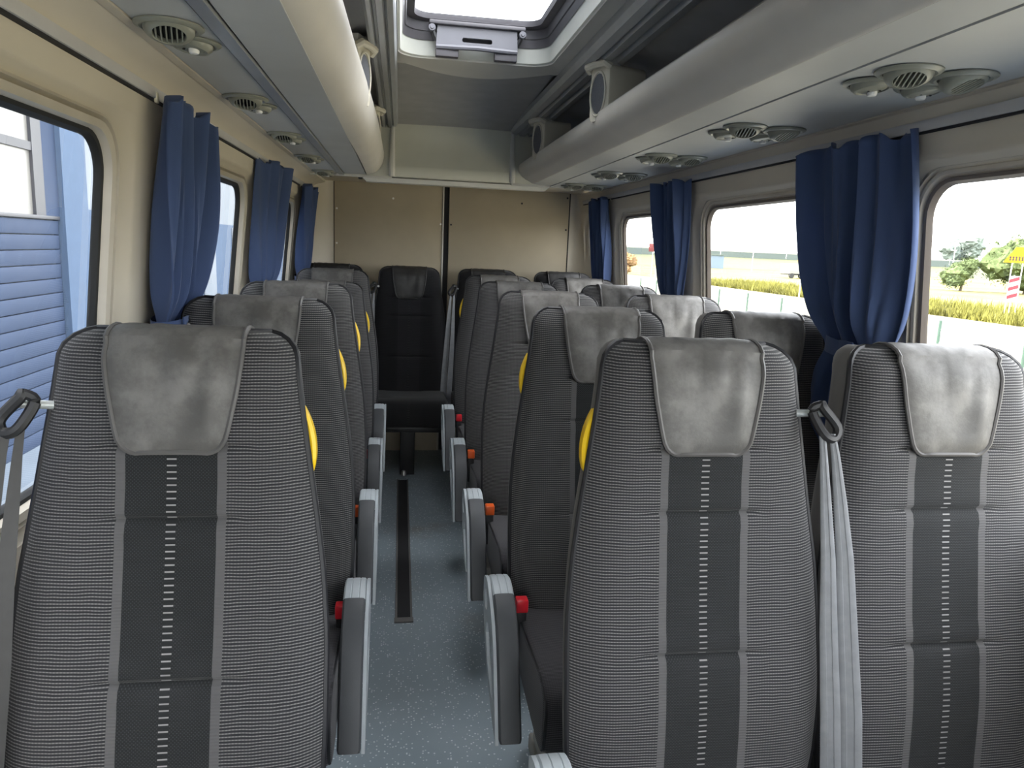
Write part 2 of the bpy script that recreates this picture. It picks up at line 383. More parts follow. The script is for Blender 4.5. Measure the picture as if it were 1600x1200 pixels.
# windows: frame, ribbed trim, rubber seal, pane
wi = 0
for side in (-1, 1):
    for a, c in WIN[side]:
        wi += 1
        R = root('window_%d' % wi, (0, 0, 0), kind='structure')
        P = lambda y, z, d=0.0: (wx(side, z, d), y, z)
        def ringset(specs):
            return MB().grid([[P(y, z, d) for y, z in rr(a-g, c+g, WZ[0]-g, WZ[1]+g, rad)] for g, d, rad in specs], close_u=True)
        if side < 0:
            ringset([(0.066, 0.032, 0.13), (0.064, 0.022, 0.13), (0.050, 0.020, 0.12), (0.046, 0.032, 0.115)]).build('ribbed_trim', 'winframe', R)
            # cross ribs of the trim
            rb = MB(); zs = WZ[0]+0.1
            while zs < WZ[1]-0.06:
                for g0, g1 in ((c+0.049, c+0.064), (a-0.064, a-0.049)):
                    x0 = wx(side, zs, 0.021)
                    rb.box(x0, x0+0.0035, g0, g1, zs, zs+0.0045)
                zs += 0.011
            o = rb.build('trim_ribs', 'winframe', R, smooth=False); o['kind'] = 'stuff'
            ringset([(0.043, 0.034, 0.11), (0.041, 0.012, 0.11), (0.034, 0.006, 0.105), (0.030, 0.020, 0.10), (0.026, 0.008, 0.10), (0.012, 0.012, 0.09), (0.008, 0.036, 0.085)]).build('frame', 'winframe', R)
        else:
            ringset([(0.045, 0.034, 0.115), (0.043, 0.018, 0.115), (0.034, 0.016, 0.105), (0.030, 0.030, 0.10), (0.026, 0.020, 0.10), (0.018, 0.022, 0.09), (0.014, 0.036, 0.09)]).build('frame', 'winframe', R)
        ringset([(0.012, 0.038, 0.087), (0.010, 0.028, 0.086), (0.002, 0.030, 0.082), (-0.004, 0.044, 0.078)]).build('rubber_seal', 'rubber' if side < 0 else 'seal_brown', R)
        loop = rr(a-0.012, c+0.012, WZ[0]-0.012, WZ[1]+0.012, 0.085)
        n = len(loop); V = [P(y, z, 0.040) for y, z in loop]
        mesh('pane', V, [tuple(range(n))], 'glass_l' if side < 0 else 'glass', R, smooth=False)

# front of the bus (behind the camera): windscreen wall
fr = MB()
cell = rr(XC-1.0, XC+1.0, -0.03, 2.12, 0.0005); r0 = rr(XC-0.86, XC+0.86, 0.72, 1.80, 0.12)
fr.grid([[(x, YF, z) for x, z in cell], [(x, YF, z) for x, z in r0], [(x, YF-0.05, z) for x, z in r0]], close_u=True)
o = fr.build('wall_front', 'wall', auto=50); o['kind'] = 'structure'
R = root('window_%d' % (wi+1), (0, 0, 0), kind='structure')
mesh('pane', [(x, YF-0.03, z) for x, z in r0], [tuple(range(len(r0)))], 'glass', R, smooth=False)
MB().grid([[(x, YF-0.005, z) for x, z in rr(XC-0.87, XC+0.87, 0.71, 1.81, 0.125)], [(x, YF+0.01, z) for x, z in r0], [(x, YF-0.035, z) for x, z in rr(XC-0.85, XC+0.85, 0.73, 1.79, 0.115)]], close_u=True).build('rubber_seal', 'rubber', R)

# rear wall: two boards, centre post, corner pillars
RW = root('wall_rear', (0, YR, 0), kind='structure')
MB().box(XC-0.97, XC+0.97, 0.030, 0.06, -0.05, 2.15).build('backing', 'groove', RW, smooth=False)
MB().box(-0.425, 0.272, 0.0, 0.03, 0.0, 1.83, 0.004).build('board', 'rear_panel', RW)
MB().box(0.316, 1.125, 0.0, 0.03, 0.0, 1.83, 0.004).build('board', 'rear_panel', RW)
MB().box(0.272, 0.282, -0.006, 0.03, 0.0, 1.83, 0.002).build('edge_strip', 'ceil', RW)
for x0, x1, s in ((-0.66, -0.43, 1), (1.135, 1.27, -1)):
    b = MB(); xs = [lerp(x0, x1, k/10) for k in range(11)]
    prof = []
    for x in xs:
        t = (x-x0)/(x1-x0); t = t if s > 0 else 1-t
        prof.append((x, -0.30*(1-t)**2.2+0.01 if s > 0 else -0.26*(1-t)**2.2+0.01))
    b.grid([[(x, y, 0.0) for x, y in prof], [(x, y, 1.80) for x, y in prof]])
    b.build('corner_pillar', 'wall', RW)
for x, z in ((-0.41, 1.62), (-0.05, 1.70), (0.262, 1.55), (0.33, 1.55), (0.80, 1.71), (1.11, 1.55), (1.11, 1.76), (-0.41, 1.40)):
    MB().lathe([(0.0, -0.004), (0.006, -0.004), (0.007, 0.0)], (x, 0.0, z), 8, 'y').build('screw', 'black' if x > 0.3 else 'button', RW)

# ---------------------------------------------------------------- overhead ducts and racks
YB = 4.36            # bulkhead plane
def duct(side):
    if side < 0:
        R = root('luggage_rack', (0, 0, 1.78), 'long grey overhead luggage rack above the left-hand single seats', 'luggage rack', 'overhead racks')
        z0 = 1.780
        panels = [('edge_trim', 'winframe', [(-0.490, z0-0.006), (-0.474, z0-0.003)]), ('vent_panel', 'duct', [(-0.472, z0), (-0.350, z0+0.002)]), ('seam_strip', 'track', [(-0.344, z0-0.003), (-0.316, z0-0.003)]), ('underside_panel', 'duct', [(-0.311, z0+0.003), (-0.196, z0+0.004)])]
        nose = [(-0.190, 1.784), (-0.165, 1.788), (-0.140, 1.800), (-0.120, 1.820), (-0.106, 1.848), (-0.099, 1.88), (-0.098, 1.91), (-0.103, 1.935), (-0.117, 1.955), (-0.14, 1.966), (-0.18, 1.968), (-0.26, 1.966), (-0.50, 1.955)]
        back = [(-0.50, 1.955), (-0.54, 1.97), (-0.52, 2.02), (-0.40, 2.065), (-0.22, 2.085), (-0.10, 2.085)]
    else:
        R = root('luggage_rack', (0, 0, 1.77), 'long grey overhead luggage rack above the right-hand seat pairs', 'luggage rack', 'overhead racks')
        z0 = 1.770
        panels = [('vent_panel', 'duct', [(1.158, z0), (0.858, z0+0.004)]), ('underside_panel', 'duct', [(0.853, z0+0.006), (0.755, z0+0.013)]), ('edge_trim', 'winframe', [(1.180, z0-0.006), (1.160, z0-0.003)])]
        nose = [(0.7545, 1.783), (0.745, 1.786), (0.735, 1.793), (0.708, 1.806), (0.686, 1.822), (0.672, 1.843), (0.667, 1.866), (0.672, 1.888), (0.690, 1.904), (0.72, 1.911), (0.80, 1.912), (1.15, 1.905)]
        back = [(1.15, 1.905), (1.18, 1.93), (1.15, 1.99), (1.02, 2.05), (0.85, 2.085), (0.74, 2.085)]
    zr = R.location.z
    ys = [YF, 0.6, 1.2, 1.7, 2.2, 2.8, 3.4, YB]
    for nm, mt, pr in panels:
        b = MB(); (xa, za), (xb, zb) = pr
        lp = [(xa, za-zr), (xb, zb-zr), (xb, zb-zr+0.012), (xa, za-zr+0.012)]
        b.prism([lp], YF, YB, 'y'); b.build(nm, mt, R, smooth=False)
    b = MB(); x_a = LIP[side][0]; x_b = nose[0][0]
    b.box(min(x_a, x_b), max(x_a, x_b), YF, YB, 0.013, 0.03); b.build('inner_tray', 'groove', R, smooth=False)
    b = MB(); rows = []
    for y in ys:
        sh = side*0.032*max(0.0, min(1.0, (3.2-y)/1.3)) if side < 0 else 0.0
        rows.append([(x+sh*max(0, min(1, (x+0.30)/0.15)) if side < 0 else x, y, z-zr) for x, z in nose])
    b.grid(rows); b.build('front_roll', 'nose', R)
    b = MB(); b.grid([[(x, y, z-zr) for x, z in back] for y in (YF, YB)]); b.build('rack_lining', 'ceil_dark', R)
    return R
duct(-1); duct(1)

# ceiling tracks
for i, (x0, x1, s) in enumerate(((-0.112, -0.022, -1), (0.752, 0.612, 1))):
    b = MB(); w = x1-x0
    pr = [(x0, 2.09), (x0, 2.052), (x0+w*0.10, 2.046), (x0+w*0.22, 2.046), (x0+w*0.27, 2.062), (x0+w*0.36, 2.062), (x0+w*0.40, 2.048), (x0+w*0.60, 2.046), (x0+w*0.64, 2.060), (x0+w*0.70, 2.060), (x0+w*0.74, 2.050), (x0+w*0.92, 2.056), (x1, 2.075), (x1, 2.10)]
    b.grid([[(x, YF, z) for x, z in pr], [(x, YB, z) for x, z in pr]])
    o = b.build('trim_%d' % (i+1), 'track', auto=25); o['kind'] = 'structure'

# ceiling: moulding around the hatch, dark rear panel, outer roof
CE = root('ceiling', (0, 0, 2.1), kind='structure')
HX0, HX1, HY0, HY1 = -0.015, 0.548, 2.02, 2.925
XI0, XI1 = -0.030, 0.620
b = MB()
cell = rr(XI0, XI1, 1.62, 3.06, 0.0005, 10); hole = rr(HX0, HX1, HY0, HY1, 0.085, 10)
b.grid([[(x, y, 0.0) for x, y in cell], [(x, y, 0.0) for x, y in rr(HX0-0.012, HX1+0.012, HY0-0.012, HY1+0.012, 0.09, 10)], [(x, y, -0.008) for x, y in rr(HX0-0.004, HX1+0.004, HY0-0.004, HY1+0.004, 0.086, 10)], [(x, y, 0.004) for x, y in hole]], close_u=True)
# lip that bows towards the rear
n = 16; e0 = [(lerp(XI0, XI1, k/n), 3.06, 0.0) for k in range(n+1)]
bow = lambda k: 2.99+0.235*sin(pi*k/n)**0.8
e1 = [(lerp(XI0, XI1, k/n), max(3.061, bow(k)), -0.002) for k in range(n+1)]
b.grid([e0, e1]); b.grid([e1, [(x, y+0.004, 0.016) for x, y, z in e1]])
b.build('hatch_moulding', 'ceil', CE, auto=40)
b = MB(); rows = []
for j in range(13):
    y = lerp(3.0, YB+0.02, j/12)
    rows.append([(lerp(XI0, XI1, k/12), y, lerp(0.030, -0.030, (j/12)**1.3)+0.012*sin(pi*k/12)*(1-j/12)) for k in range(13)])
b.grid(rows); b.build('rear_panel', 'ceil_dark', CE)
MB().box(XI0, XI1, YF, 1.62, 0.0, 0.02).build('front_panel', 'ceil_dark', CE, smooth=False)
b = MB()   # roof skin with the hatch hole, keeps daylight out
cell = rr(XC-1.0, XC+1.0, YF-0.02, YR+0.08, 0.0005, 10)
b.grid([[(x, y, 0.09) for x, y in cell], [(x, y, 0.09) for x, y in hole], [(x, y, 0.05) for x, y in hole], [(x, y, 0.05) for x, y in cell]], close_u=True)
b.build('roof_skin', 'ceil', CE, smooth=False)
for s in (-1, 1):
    bx = MB(); x0 = XC+s*0.975
    bx.grid([[(x0, YF, -0.38), (x0, YR+0.06, -0.38)], [(x0, YF, 0.08), (x0, YR+0.06, 0.08)]]); bx.build('side_closure', 'groove', CE, smooth=False)

# roof hatch
HT = root('roof_hatch', ((HX0+HX1)/2, (HY0+HY1)/2, 2.1), 'open-topped rectangular roof hatch with clear pane and dark latch handle in ceiling', 'roof hatch')
hx, hy = (HX1-HX0)/2, (HY1-HY0)/2
b = MB(); b.grid([[(x, y, z) for x, y in rr(-hx+g, hx-g, -hy+g, hy-g, 0.085, 10)] for g, z in ((-0.001, -0.004), (0.004, 0.0), (0.010, 0.048), (0.012, 0.05))], close_u=True); b.build('liner', 'hatch_liner', HT)
b = MB(); b.grid([[(x, y, z) for x, y in rr(-hx+g, hx-g, -hy+g, hy-g, max(0.02, 0.085-g*0.5), 10)] for g, z in ((0.008, 0.05), (0.012, 0.052), (0.018, 0.080), (0.022, 0.082), (0.026, 0.112), (0.052, 0.116), (0.056, 0.135), (0.0, 0.137), (-0.01, 0.09))], close_u=True); b.build('pane_frame', 'hatch_dark', HT, auto=30)
lp = rr(-hx+0.05, hx-0.05, -hy+0.05, hy-0.05, 0.05, 10); mesh('pane', [(x, y, 0.128) for x, y in lp], [tuple(range(len(lp)))], 'glass', HT, smooth=False)
yb = hy-0.030
LH = MB(); LH.box(-0.175, 0.175, yb-0.055, yb+0.012, 0.092, 0.106, 0.004)
plate = LH.build('latch_plate', 'hatch_dark', HT)
b = MB()
outer = [(-0.145, 0.095), (0.145, 0.095), (0.150, 0.020), (-0.150, 0.020)]
slot = rr(-0.055, 0.055, 0.040, 0.056, 0.007, 5)
b.prism([outer, slot], yb-0.040, yb-0.024, 'y'); hd = b.build('latch_handle', 'handle', HT, auto=30)
b = MB(); b.tube([(-0.148, yb-0.036, 0.020), (-0.07, yb-0.042, 0.020), (0, yb-0.044, 0.0215), (0.07, yb-0.042, 0.020), (0.148, yb-0.036, 0.020)], 0.009, 8); b.build('grip_bar', 'handle', hd)
for s in (-1, 1):
    MB().box(s*0.108-0.042, s*0.108+0.042, yb-0.036, yb-0.004, -0.012, 0.020, 0.004).build('latch_block', 'hatch_dark', hd)
    k = MB().lathe([(0.0, -0.008), (0.006, -0.008), (0.007, -0.003), (0.012, -0.003), (0.014, 0.006), (0.014, 0.012)], (s*0.165, yb-0.050, 0.080), 14, 'y').build('screw_boss', 'handle', HT)
    MB().tube([(s*0.165, yb-0.04, 0.078), (s*0.155, yb-0.034, 0.055), (s*0.145, yb-0.03, 0.04)], 0.008, 6).build('hinge_arm', 'black', HT)

# rear bulkhead over the back seats
BK = root('bulkhead', (0, YB, 1.78), kind='structure')
b = MB(); rows = []
for j in range(15):
    t = j/14; z = lerp(0.315, 0.062, t)
    row = []
    for k in range(17):
        u = k/16; x = lerp(-0.052, 0.628, u)
        sag = 0.022*sin(pi*u)
        row.append((x, 0.004-0.012*sin(pi*u)*(1-t)-0.045*t**1.6+0.02*sin(pi*t), z-sag*(1-t)))
    rows.append(row)
b.grid(rows)
b.grid([rows[-1], [(x, y-0.004, 0.056) for x, y, z in rows[-1]], [(x, -0.050, 0.010) for x, y, z in rows[-1]], [(x, -0.044, 0.0) for x, y, z in rows[-1]], [(x, 0.1, -0.002) for x, y, z in rows[-1]]])
b.build('centre_face', 'bulk', BK, auto=40)
for s, xp, xo in ((-1, -0.052, -0.60), (1, 0.628, 1.24)):
    b = MB(); b.tube([(xp, 0.0, 0.295), (xp, -0.012, 0.22), (xp, -0.022, 0.13), (xp, -0.040, 0.07), (xp, -0.048, 0.03), (xp, -0.046, 0.0)], [0.012, 0.014, 0.015, 0.016, 0.017, 0.016], 10); b.build('corner_bead', 'ceil', BK)
    b = MB(); b.grid([[(xp, 0.004, 0.31), (xo, 0.004, 0.31)], [(xp, -0.004, 0.12), (xo, 0.0, 0.12)], [(xp, -0.03, 0.03), (xo, 0.0, 0.03)], [(xp, -0.035, 0.0), (xo, 0.0, 0.0)]]); b.build('end_panel', 'bulk', BK)
    lo, hi = min(xp, xo), max(xp, xo)
    MB().box(lo, hi, -0.012, 0.01, -0.010, 0.004, 0.003).build('lower_lip', 'ceil', BK)
b = MB(); b.grid([[(-0.62, 0.0, -0.004), (1.25, 0.0, -0.004)], [(-0.62, 0.3, 0.012), (1.25, 0.3, 0.012)], [(-0.62, YR-YB+0.04, 0.012), (1.25, YR-YB+0.04, 0.012)]]); b.build('soffit', 'wall', BK)
# lamp strip under the bulkhead
LS = root('ceiling_lamp', (0.33, YB+0.03, 1.775), 'long thin pale lamp strip under the rear bulkhead', 'lamp')
b = MB(); b.prism([[(-0.55, 0.0), (0.53, 0.0), (0.50, -0.026), (-0.525, -0.026)]], -0.03, 0.05, 'y'); b.build('cover', 'ledstrip', LS, smooth=False)
MB().box(-0.57, -0.548, -0.02, 0.04, -0.012, 0.002, 0.002).build('end_cap', 'black', LS)

# rack brackets with oval speaker faces
def bracket(x, y, s, label):
    """s=+1: bracket on right rack, face looks to the aisle (-x)"""
    R = root('rack_bracket', (x, y, 1.88), label, 'bracket', 'rack brackets'); R.rotation_euler = (0, 0, s*radians(22))
    b = MB()
    # body: rounded box running outwards
    prof = rr(-0.055, 0.055, -0.02, 0.165, 0.02, 5)
    rows = []
    for k, (dx, g) in enumerate(((0.0, 0.012), (0.006, 0.003), (0.014, 0.0), (0.16, 0.0))):
        rows.append([(s*dx, yy*(1-g/0.055), zz) for yy, zz in prof])
    b.grid(rows, close_u=True); b.F.append(tuple(range(len(prof)))); b.build('body', 'bracket', R)
    b = MB(); b.tube([(s*0.004, -0.058, 0.150), (-s*0.014, -0.05, 0.162), (-s*0.018, 0.0, 0.164), (-s*0.014, 0.05, 0.162), (s*0.004, 0.058, 0.150)], 0.013, 8); b.build('top_hook', 'bracket', R)
    b = MB(); b.lathe([(0.0, -s*0.006), (0.030, -s*0.004), (0.038, -s*0.001), (0.040, s*0.006)], (0, 0, 0.070), 20, 'x', 1.75); b.build('speaker_mesh', 'mesh', R)
    b = MB(); ring = [(-s*0.002, 0.042*cos(2*pi*k/24), 0.070+0.074*sin(2*pi*k/24)) for k in range(24)]; b.tube(ring, 0.004, 6, closed=True); b.build('speaker_rim', 'bracket', R)
    MB().box(-0.05 if s < 0 else -0.0, 0.0 if s < 0 else 0.05, -0.05, 0.05, 0.160, 0.19).build('mounting_foot', 'ceil', R)
    return R
bracket(0.670, 2.62, 1, 'cream rack bracket with oval speaker on the right rack nearer the hatch')
bracket(0.670, 3.78, 1, 'cream rack bracket with oval speaker on the right rack next to the bulkhead')
bracket(-0.125, 2.62, -1, 'cream rack bracket with oval speaker on the left rack beside the hatch')
bracket(-0.122, 3.78, -1, 'cream rack bracket with oval speaker on the left rack next to the bulkhead')

# curtain rails
for s, lab in ((-1, 'long curtain rail above the left-hand windows'), (1, 'long curtain rail above the right-hand windows')):
    x = wx(s, 1.72); R = root('curtain_rail', (x, 0, 1.722), lab, 'curtain rail', 'curtain rails')
    MB().box(min(0.004*s, -s*0.014), max(0.004*s, -s*0.014), YF+0.1, 4.84, -0.008, 0.016, 0.002).build('track', 'railgrey', R)
    MB().box(min(0.004*s, -s*0.009), max(0.004*s, -s*0.009), YF+0.1, 4.84, -0.0125, -0.008).build('slot', 'groove', R, smooth=False)

# ================================================================ SEATS
W_TAB = [(0.40, 0.220), (0.48, 0.238), (0.60, 0.243), (0.75, 0.242), (0.85, 0.235), (0.95, 0.221), (1.05, 0.206), (1.13, 0.194), (1.205, 0.185)]
ZT = 1.250
def bw(z):
    w = smooth_interp(W_TAB, min(z, 1.205))
    if z > 1.205:
        t = min(1.0, (z-1.205)/(ZT-1.205)); w -= 0.055*(1-math.sqrt(max(0, 1-t*t)))
    return w
def by(z):      # front surface at centre line
    y = (z-0.42)*0.163+0.010*sin((z-0.42)/0.83*pi*1.0)*0-0.012*exp(-((z-0.60)/0.12)**2)+0.004*exp(-((z-0.95)/0.1)**2)
    if z > 1.19: y += 0.030*((z-1.19)/0.06)**2.5
    return y
SEAMS = (1.068, 0.952, 0.700)
def front(x, z):
    w = bw(z); t = abs(x)/w
    y = by(z)+0.034*t**7
    f = max(0.0, 1-max(0, abs(x)-0.085)/0.05)
    for zs in SEAMS: y += 0.008*f*exp(-((z-zs)/0.005)**2)-0.003*f*exp(-((abs(z-zs)-0.02)/0.012)**2)
    return y
def zrows():
    zs = [lerp(0.40, 1.20, k/44) for k in range(45)]
    for s in SEAMS: zs += [s-0.007, s-0.003, s, s+0.003, s+0.007]
    zs += [1.208, 1.216, 1.224, 1.231, 1.237, 1.242, 1.2455, 1.248, 1.2495, 1.25]
    zs = sorted(set(round(z, 4) for z in zs)); out = [zs[0]]
    for z in zs[1:]:
        if z-out[-1] > 0.0008: out.append(z)
    return out
US = [-1, -0.985, -0.96, -0.92, -0.86, -0.78, -0.68, -0.56, -0.44, -0.30, -0.15, 0, 0.15, 0.30, 0.44, 0.56, 0.68, 0.78, 0.86, 0.92, 0.96, 0.985, 1]
_cache = {}
def shared(key, name, mat, parent, fn, auto=40):
    k = (key, mat)
    if k not in _cache:
        o = fn().build(name, mat, parent, auto=auto); _cache[k] = o.data; return o
    return link(bpy.data.objects.new(name, _cache[k]), parent)
def m_back():
    b = MB(); rows = []
    for z in zrows():
        w = bw(z); rows.append([(w*u, front(w*u, z), z) for u in US])
    b.grid(rows)
    # sides wrap back to the piping
    for k in (0, -1):
        b.grid([[r[k] for r in rows], [(r[k][0]*0.995, r[k][1]+0.02, r[k][2]) for r in rows]])
    b.grid([rows[-1], [(p[0], p[1]+0.03, p[2]-0.002) for p in rows[-1]]])
    return b
def outline(off_y, grow=0.0, z0=0.41):
    L = []
    zs = [z for z in zrows() if z >= z0]
    for z in zs[::2]+[zs[-1]]: L.append((-(bw(z)+grow), front(bw(z), z)+off_y, z))
    top = L[-1]
    xs = [lerp(top[0], -top[0], k/10) for k in range(1, 10)]
    for x in xs: L.append((x, front(x, ZT)+off_y, ZT+grow))
    R_ = [(-p[0], p[1], p[2]) for p in reversed(L[:-9])]
    return L+R_
def m_pipe():
    b = MB(); b.tube(outline(0.004, 0.001), 0.0062, 7); return b
def m_shell():
    b = MB(); A = outline(0.010, -0.001, 0.40); B = outline(0.030, 0.004, 0.40)
    def back(s, d):
        return [(p[0]*s, p[1]+d, lerp(p[2], p[2]*s+0.82*(1-s), 0.35)) for p in outline(0.03, 0.0, 0.40)]
    rows = [A, B, back(0.985, 0.03), back(0.93, 0.055), back(0.80, 0.070), back(0.5, 0.078), back(0.0, 0.080)]
    b.grid(rows); return b
PZ = [1.060, 1.0615, 1.065, 1.072, 1.082, 1.095, 1.11, 1.13, 1.15, 1.17, 1.19, 1.205, 1.22, 1.232]
def pad_h(z):
    h = interp([(1.06, 0.0760), (1.10, 0.0865), (1.16, 0.0985), (1.21, 0.105), (1.30, 0.106)], z)
    if z < 1.085: t = (1.085-z)/0.025; h -= 0.022*(1-math.sqrt(max(0, 1-min(1, t)**2)))
    return h
def pad_rows(seed=0):
    rows = []; path = []
    for z in PZ: path.append((by(z)-0.006-0.004*min(1, (z-1.06)/0.02), z, pad_h(z)))
    y0 = by(1.232)-0.010
    for k in range(1, 9):
        a = pi*k/8*0.98; cy = y0+0.052; path.append((cy-0.052*cos(a), 1.232+0.028*sin(a), 0.106))
    yb_ = path[-1][0]
    for k in range(1, 5): path.append((yb_+0.004*k, 1.232-0.03*k, 0.105-0.003*k))
    for (y, z, h) in path:
        row = []
        for i in range(21):
            u = -1+2*i/20; x = h*u
            n = noise.noise(Vector((x*22+seed*7.3, z*9+y*9, seed*3.1)))*0.0075+noise.noise(Vector((x*45, z*14+seed, 3.0)))*0.0035
            k = min(1, (1-abs(u))*6)*min(1, max(0, (z-1.06)*40))
            e = 0.004*abs(u)**6
            row.append((x, y+e+n*k if z <= 1.232 else y, z-0.002*abs(u)**6+(abs(n)*0.5*k if z > 1.232 else 0)))
        rows.append(row)
    return rows
def m_pad():
    return MB().grid(pad_rows(1))
def m_padpipe():
    R = pad_rows(1); nf = len(PZ)+7
    left = [r[0] for r in R[:nf]][::-1]; bot = R[0][1:-1]; right = [r[-1] for r in R[:nf]]
    b = MB(); b.tube(left+bot+right, 0.0042, 6); return b
def m_cushion():
    prof = [(0.03, 0.44), (-0.06, 0.447), (-0.16, 0.452), (-0.26, 0.460), (-0.33, 0.464), (-0.375, 0.458), (-0.402, 0.440), (-0.412, 0.41), (-0.410, 0.36), (-0.400, 0.315), (-0.385, 0.298), (-0.35, 0.293), (-0.15, 0.30), (0.03, 0.32)]
    b = MB(); rows = []
    xs = [(-0.228, 0.018), (-0.227, 0.010), (-0.222, 0.004), (-0.212, 0.0), (-0.15, -0.004), (-0.08, 0.002), (0.0, 0.004), (0.08, 0.002), (0.15, -0.004), (0.212, 0.0), (0.222, 0.004), (0.227, 0.010), (0.228, 0.018)]
    cy, cz = -0.18, 0.375
    for x, g in xs:
        row = []
        for y, z in prof:
            v = Vector((y-cy, z-cz)); L = v.length
            dip = -0.010*max(0, 1-(x/0.14)**2)*max(0, 1-((y+0.14)/0.16)**2) if z > 0.43 else 0.0
            v = v*(1-g/L) if abs(g) > 0 else v
            row.append((x, cy+v.x, cz+v.y+dip))
        rows.append(row)
    b.grid(rows, close_u=True); n = len(prof)
    b.F.append(tuple(range(n))); b.F.append(tuple(len(b.V)-n+k for k in range(n))); return b
def m_cushpipe(s):
    prof = [(0.0, 0.437), (-0.06, 0.440), (-0.16, 0.445), (-0.26, 0.453), (-0.33, 0.457), (-0.372, 0.451), (-0.397, 0.434), (-0.406, 0.41), (-0.404, 0.36), (-0.394, 0.318), (-0.38, 0.303)]
    b = MB(); b.tube([(s*0.2225, y, z) for y, z in prof], 0.0045, 6); return b
def m_plinth():
    b = MB(); b.box(-0.17, 0.17, -0.30, 0.03, 0.0, 0.05, 0.006)
    b.box(-0.165, 0.165, -0.27, 0.0, 0.05, 0.26, 0.012); return b
def m_frame():
    b = MB()
    b.box(-0.205, 0.205, -0.36, 0.05, 0.262, 0.296, 0.006); b.box(-0.20, -0.165, -0.02, 0.10, 0.28, 0.44, 0.006); b.box(0.165, 0.20, -0.02, 0.10, 0.28, 0.44, 0.006); return b
ARM_TOP = [(0.018, 0.535), (0.0, 0.549), (-0.03, 0.557), (-0.06, 0.557), (-0.10, 0.548), (-0.14, 0.532), (-0.175, 0.508), (-0.205, 0.470), (-0.232, 0.425), (-0.260, 0.370), (-0.288, 0.312), (-0.305, 0.275)]
def m_armframe(s):
    outer = [(p[0], p[1]-0.012 if i > 3 else p[1]) for i, p in enumerate(ARM_TOP)]
    low = [(-0.285, 0.268), (-0.255, 0.275), (-0.205, 0.292), (-0.150, 0.318), (-0.095, 0.350), (-0.045, 0.390), (-0.005, 0.440), (0.018, 0.49)]
    h1 = [(-0.040+0.030*cos(t), 0.500+0.026*sin(t)) for t in [2*pi*k/14 for k in range(14)]]
    h2 = [(-0.235, 0.335), (-0.205, 0.325), (-0.15, 0.345), (-0.095, 0.382), (-0.065, 0.420), (-0.070, 0.450), (-0.10, 0.462), (-0.14, 0.445), (-0.185, 0.400)]
    b = MB()
    b.prism([outer+low, h1, h2], 0.028 if s > 0 else -0.036, 0.036 if s > 0 else -0.028, 'x'); return b
def m_armcap():
    b = MB(); rows = []
    for (y, z) in ARM_TOP[:5]+[(-0.112, 0.543)]:
        rows.append([(x, y, z+dz) for x, dz in ((-0.027, -0.030), (-0.027, -0.004), (-0.023, 0.001), (-0.010, 0.002), (-0.009, 0.0005), (-0.007, 0.0005), (-0.006, 0.002), (0.009, 0.002), (0.010, 0.0005), (0.012, 0.0005), (0.013, 0.002), (0.023, 0.001), (0.027, -0.004), (0.027, -0.030))])
    b.grid(rows); n = len(rows[0]); b.F.append(tuple(range(n))); b.F.append(tuple(len(b.V)-n+k for k in range(n))); return b
def m_armpad():
    b = MB(); P = [(-0.108, 0.546)]+ARM_TOP[5:]; rows = []
    for i, (y, z) in enumerate(P):
        a = Vector(P[max(0, i-1)]); c = Vector(P[min(len(P)-1, i+1)]); t = (c-a).normalized(); n = Vector((t.y, -t.x)); n = n if n.y > 0 else -n
        th = 0.024
        def q(x, h): return (x, y+n.x*h, z+n.y*h)
        rows.append([q(-0.026, -th), q(-0.027, -0.004), q(-0.0225, 0.002), q(-0.012, 0.0035), q(0.012, 0.0035), q(0.0225, 0.002), q(0.027, -0.004), q(0.026, -th)])
    b.grid(rows, close_u=True); n = 8; b.F.append(tuple(range(n)))
    end = rows[-1]; e2 = [(p[0]*0.9, p[1]-0.004+0.002*(p[1]-P[-1][0]), p[2]-0.007) for p in end]
    o = len(b.V); b.grid([end, e2], close_u=True); b.F.append(tuple(o+n+k for k in range(n))); return b
def m_handle(s):
    b = MB(); rows = []
    for k in range(13):
        t = k/12; z = lerp(1.135, 1.005, t); d = 0.020*sin(pi*t)**0.6
        x0 = bw(z)-0.004; y0 = front(bw(z), z)+0.016
        rows.append([(s*(x0+d*ux), y0+dy, z) for ux, dy in ((0, -0.004), (0.7, -0.008), (1, -0.004), (1.05, 0.006), (1, 0.016), (0.7, 0.020), (0, 0.016))])
    b.grid(rows, close_u=True); return b
def ribbon(pts, wid, th=0.0016):
    b = MB(); rows = []
    for i, (p, w) in enumerate(zip(pts, wid)):
        p = Vector(p); w = Vector(w); t = (Vector(pts[min(i+1, len(pts)-1)])-Vector(pts[max(i-1, 0)])).normalized(); n = t.cross(w).normalized()*th
        e = w.normalized()*0.002; rows.append([p-w+n*0.6, p-w+e+n*1.6, p-w*0.35+n*1.6, p-w*0.3+n, p+w*0.3+n, p+w*0.35+n*1.6, p+w-e+n*1.6, p+w+n*0.6, p+w-n, p-w-n])
    b.grid(rows, close_u=True); return b
def m_belt(s, k):
    ys = [0.100, 0.088, 0.068, 0.044, 0.022, -0.004, -0.020, -0.012]; zs = [1.100, 1.06, 0.98, 0.88, 0.75, 0.60, 0.48, 0.40]
    if k == 0:
        xs = [0.219, 0.220, 0.222, 0.225, 0.229, 0.236, 0.242, 0.242]; hw = [0.006, 0.007, 0.010, 0.013, 0.016, 0.018, 0.019, 0.019]; dy = 0.0
    else:
        xs = [0.237, 0.242, 0.249, 0.256, 0.264, 0.274, 0.280, 0.276]; hw = [0.006, 0.008, 0.012, 0.016, 0.019, 0.021, 0.021, 0.020]; dy = -0.003
    return ribbon([(s*x, y+dy, z) for x, y, z in zip(xs, ys, zs)], [(s*w*0.9, -w*0.35, 0) for w in hw])
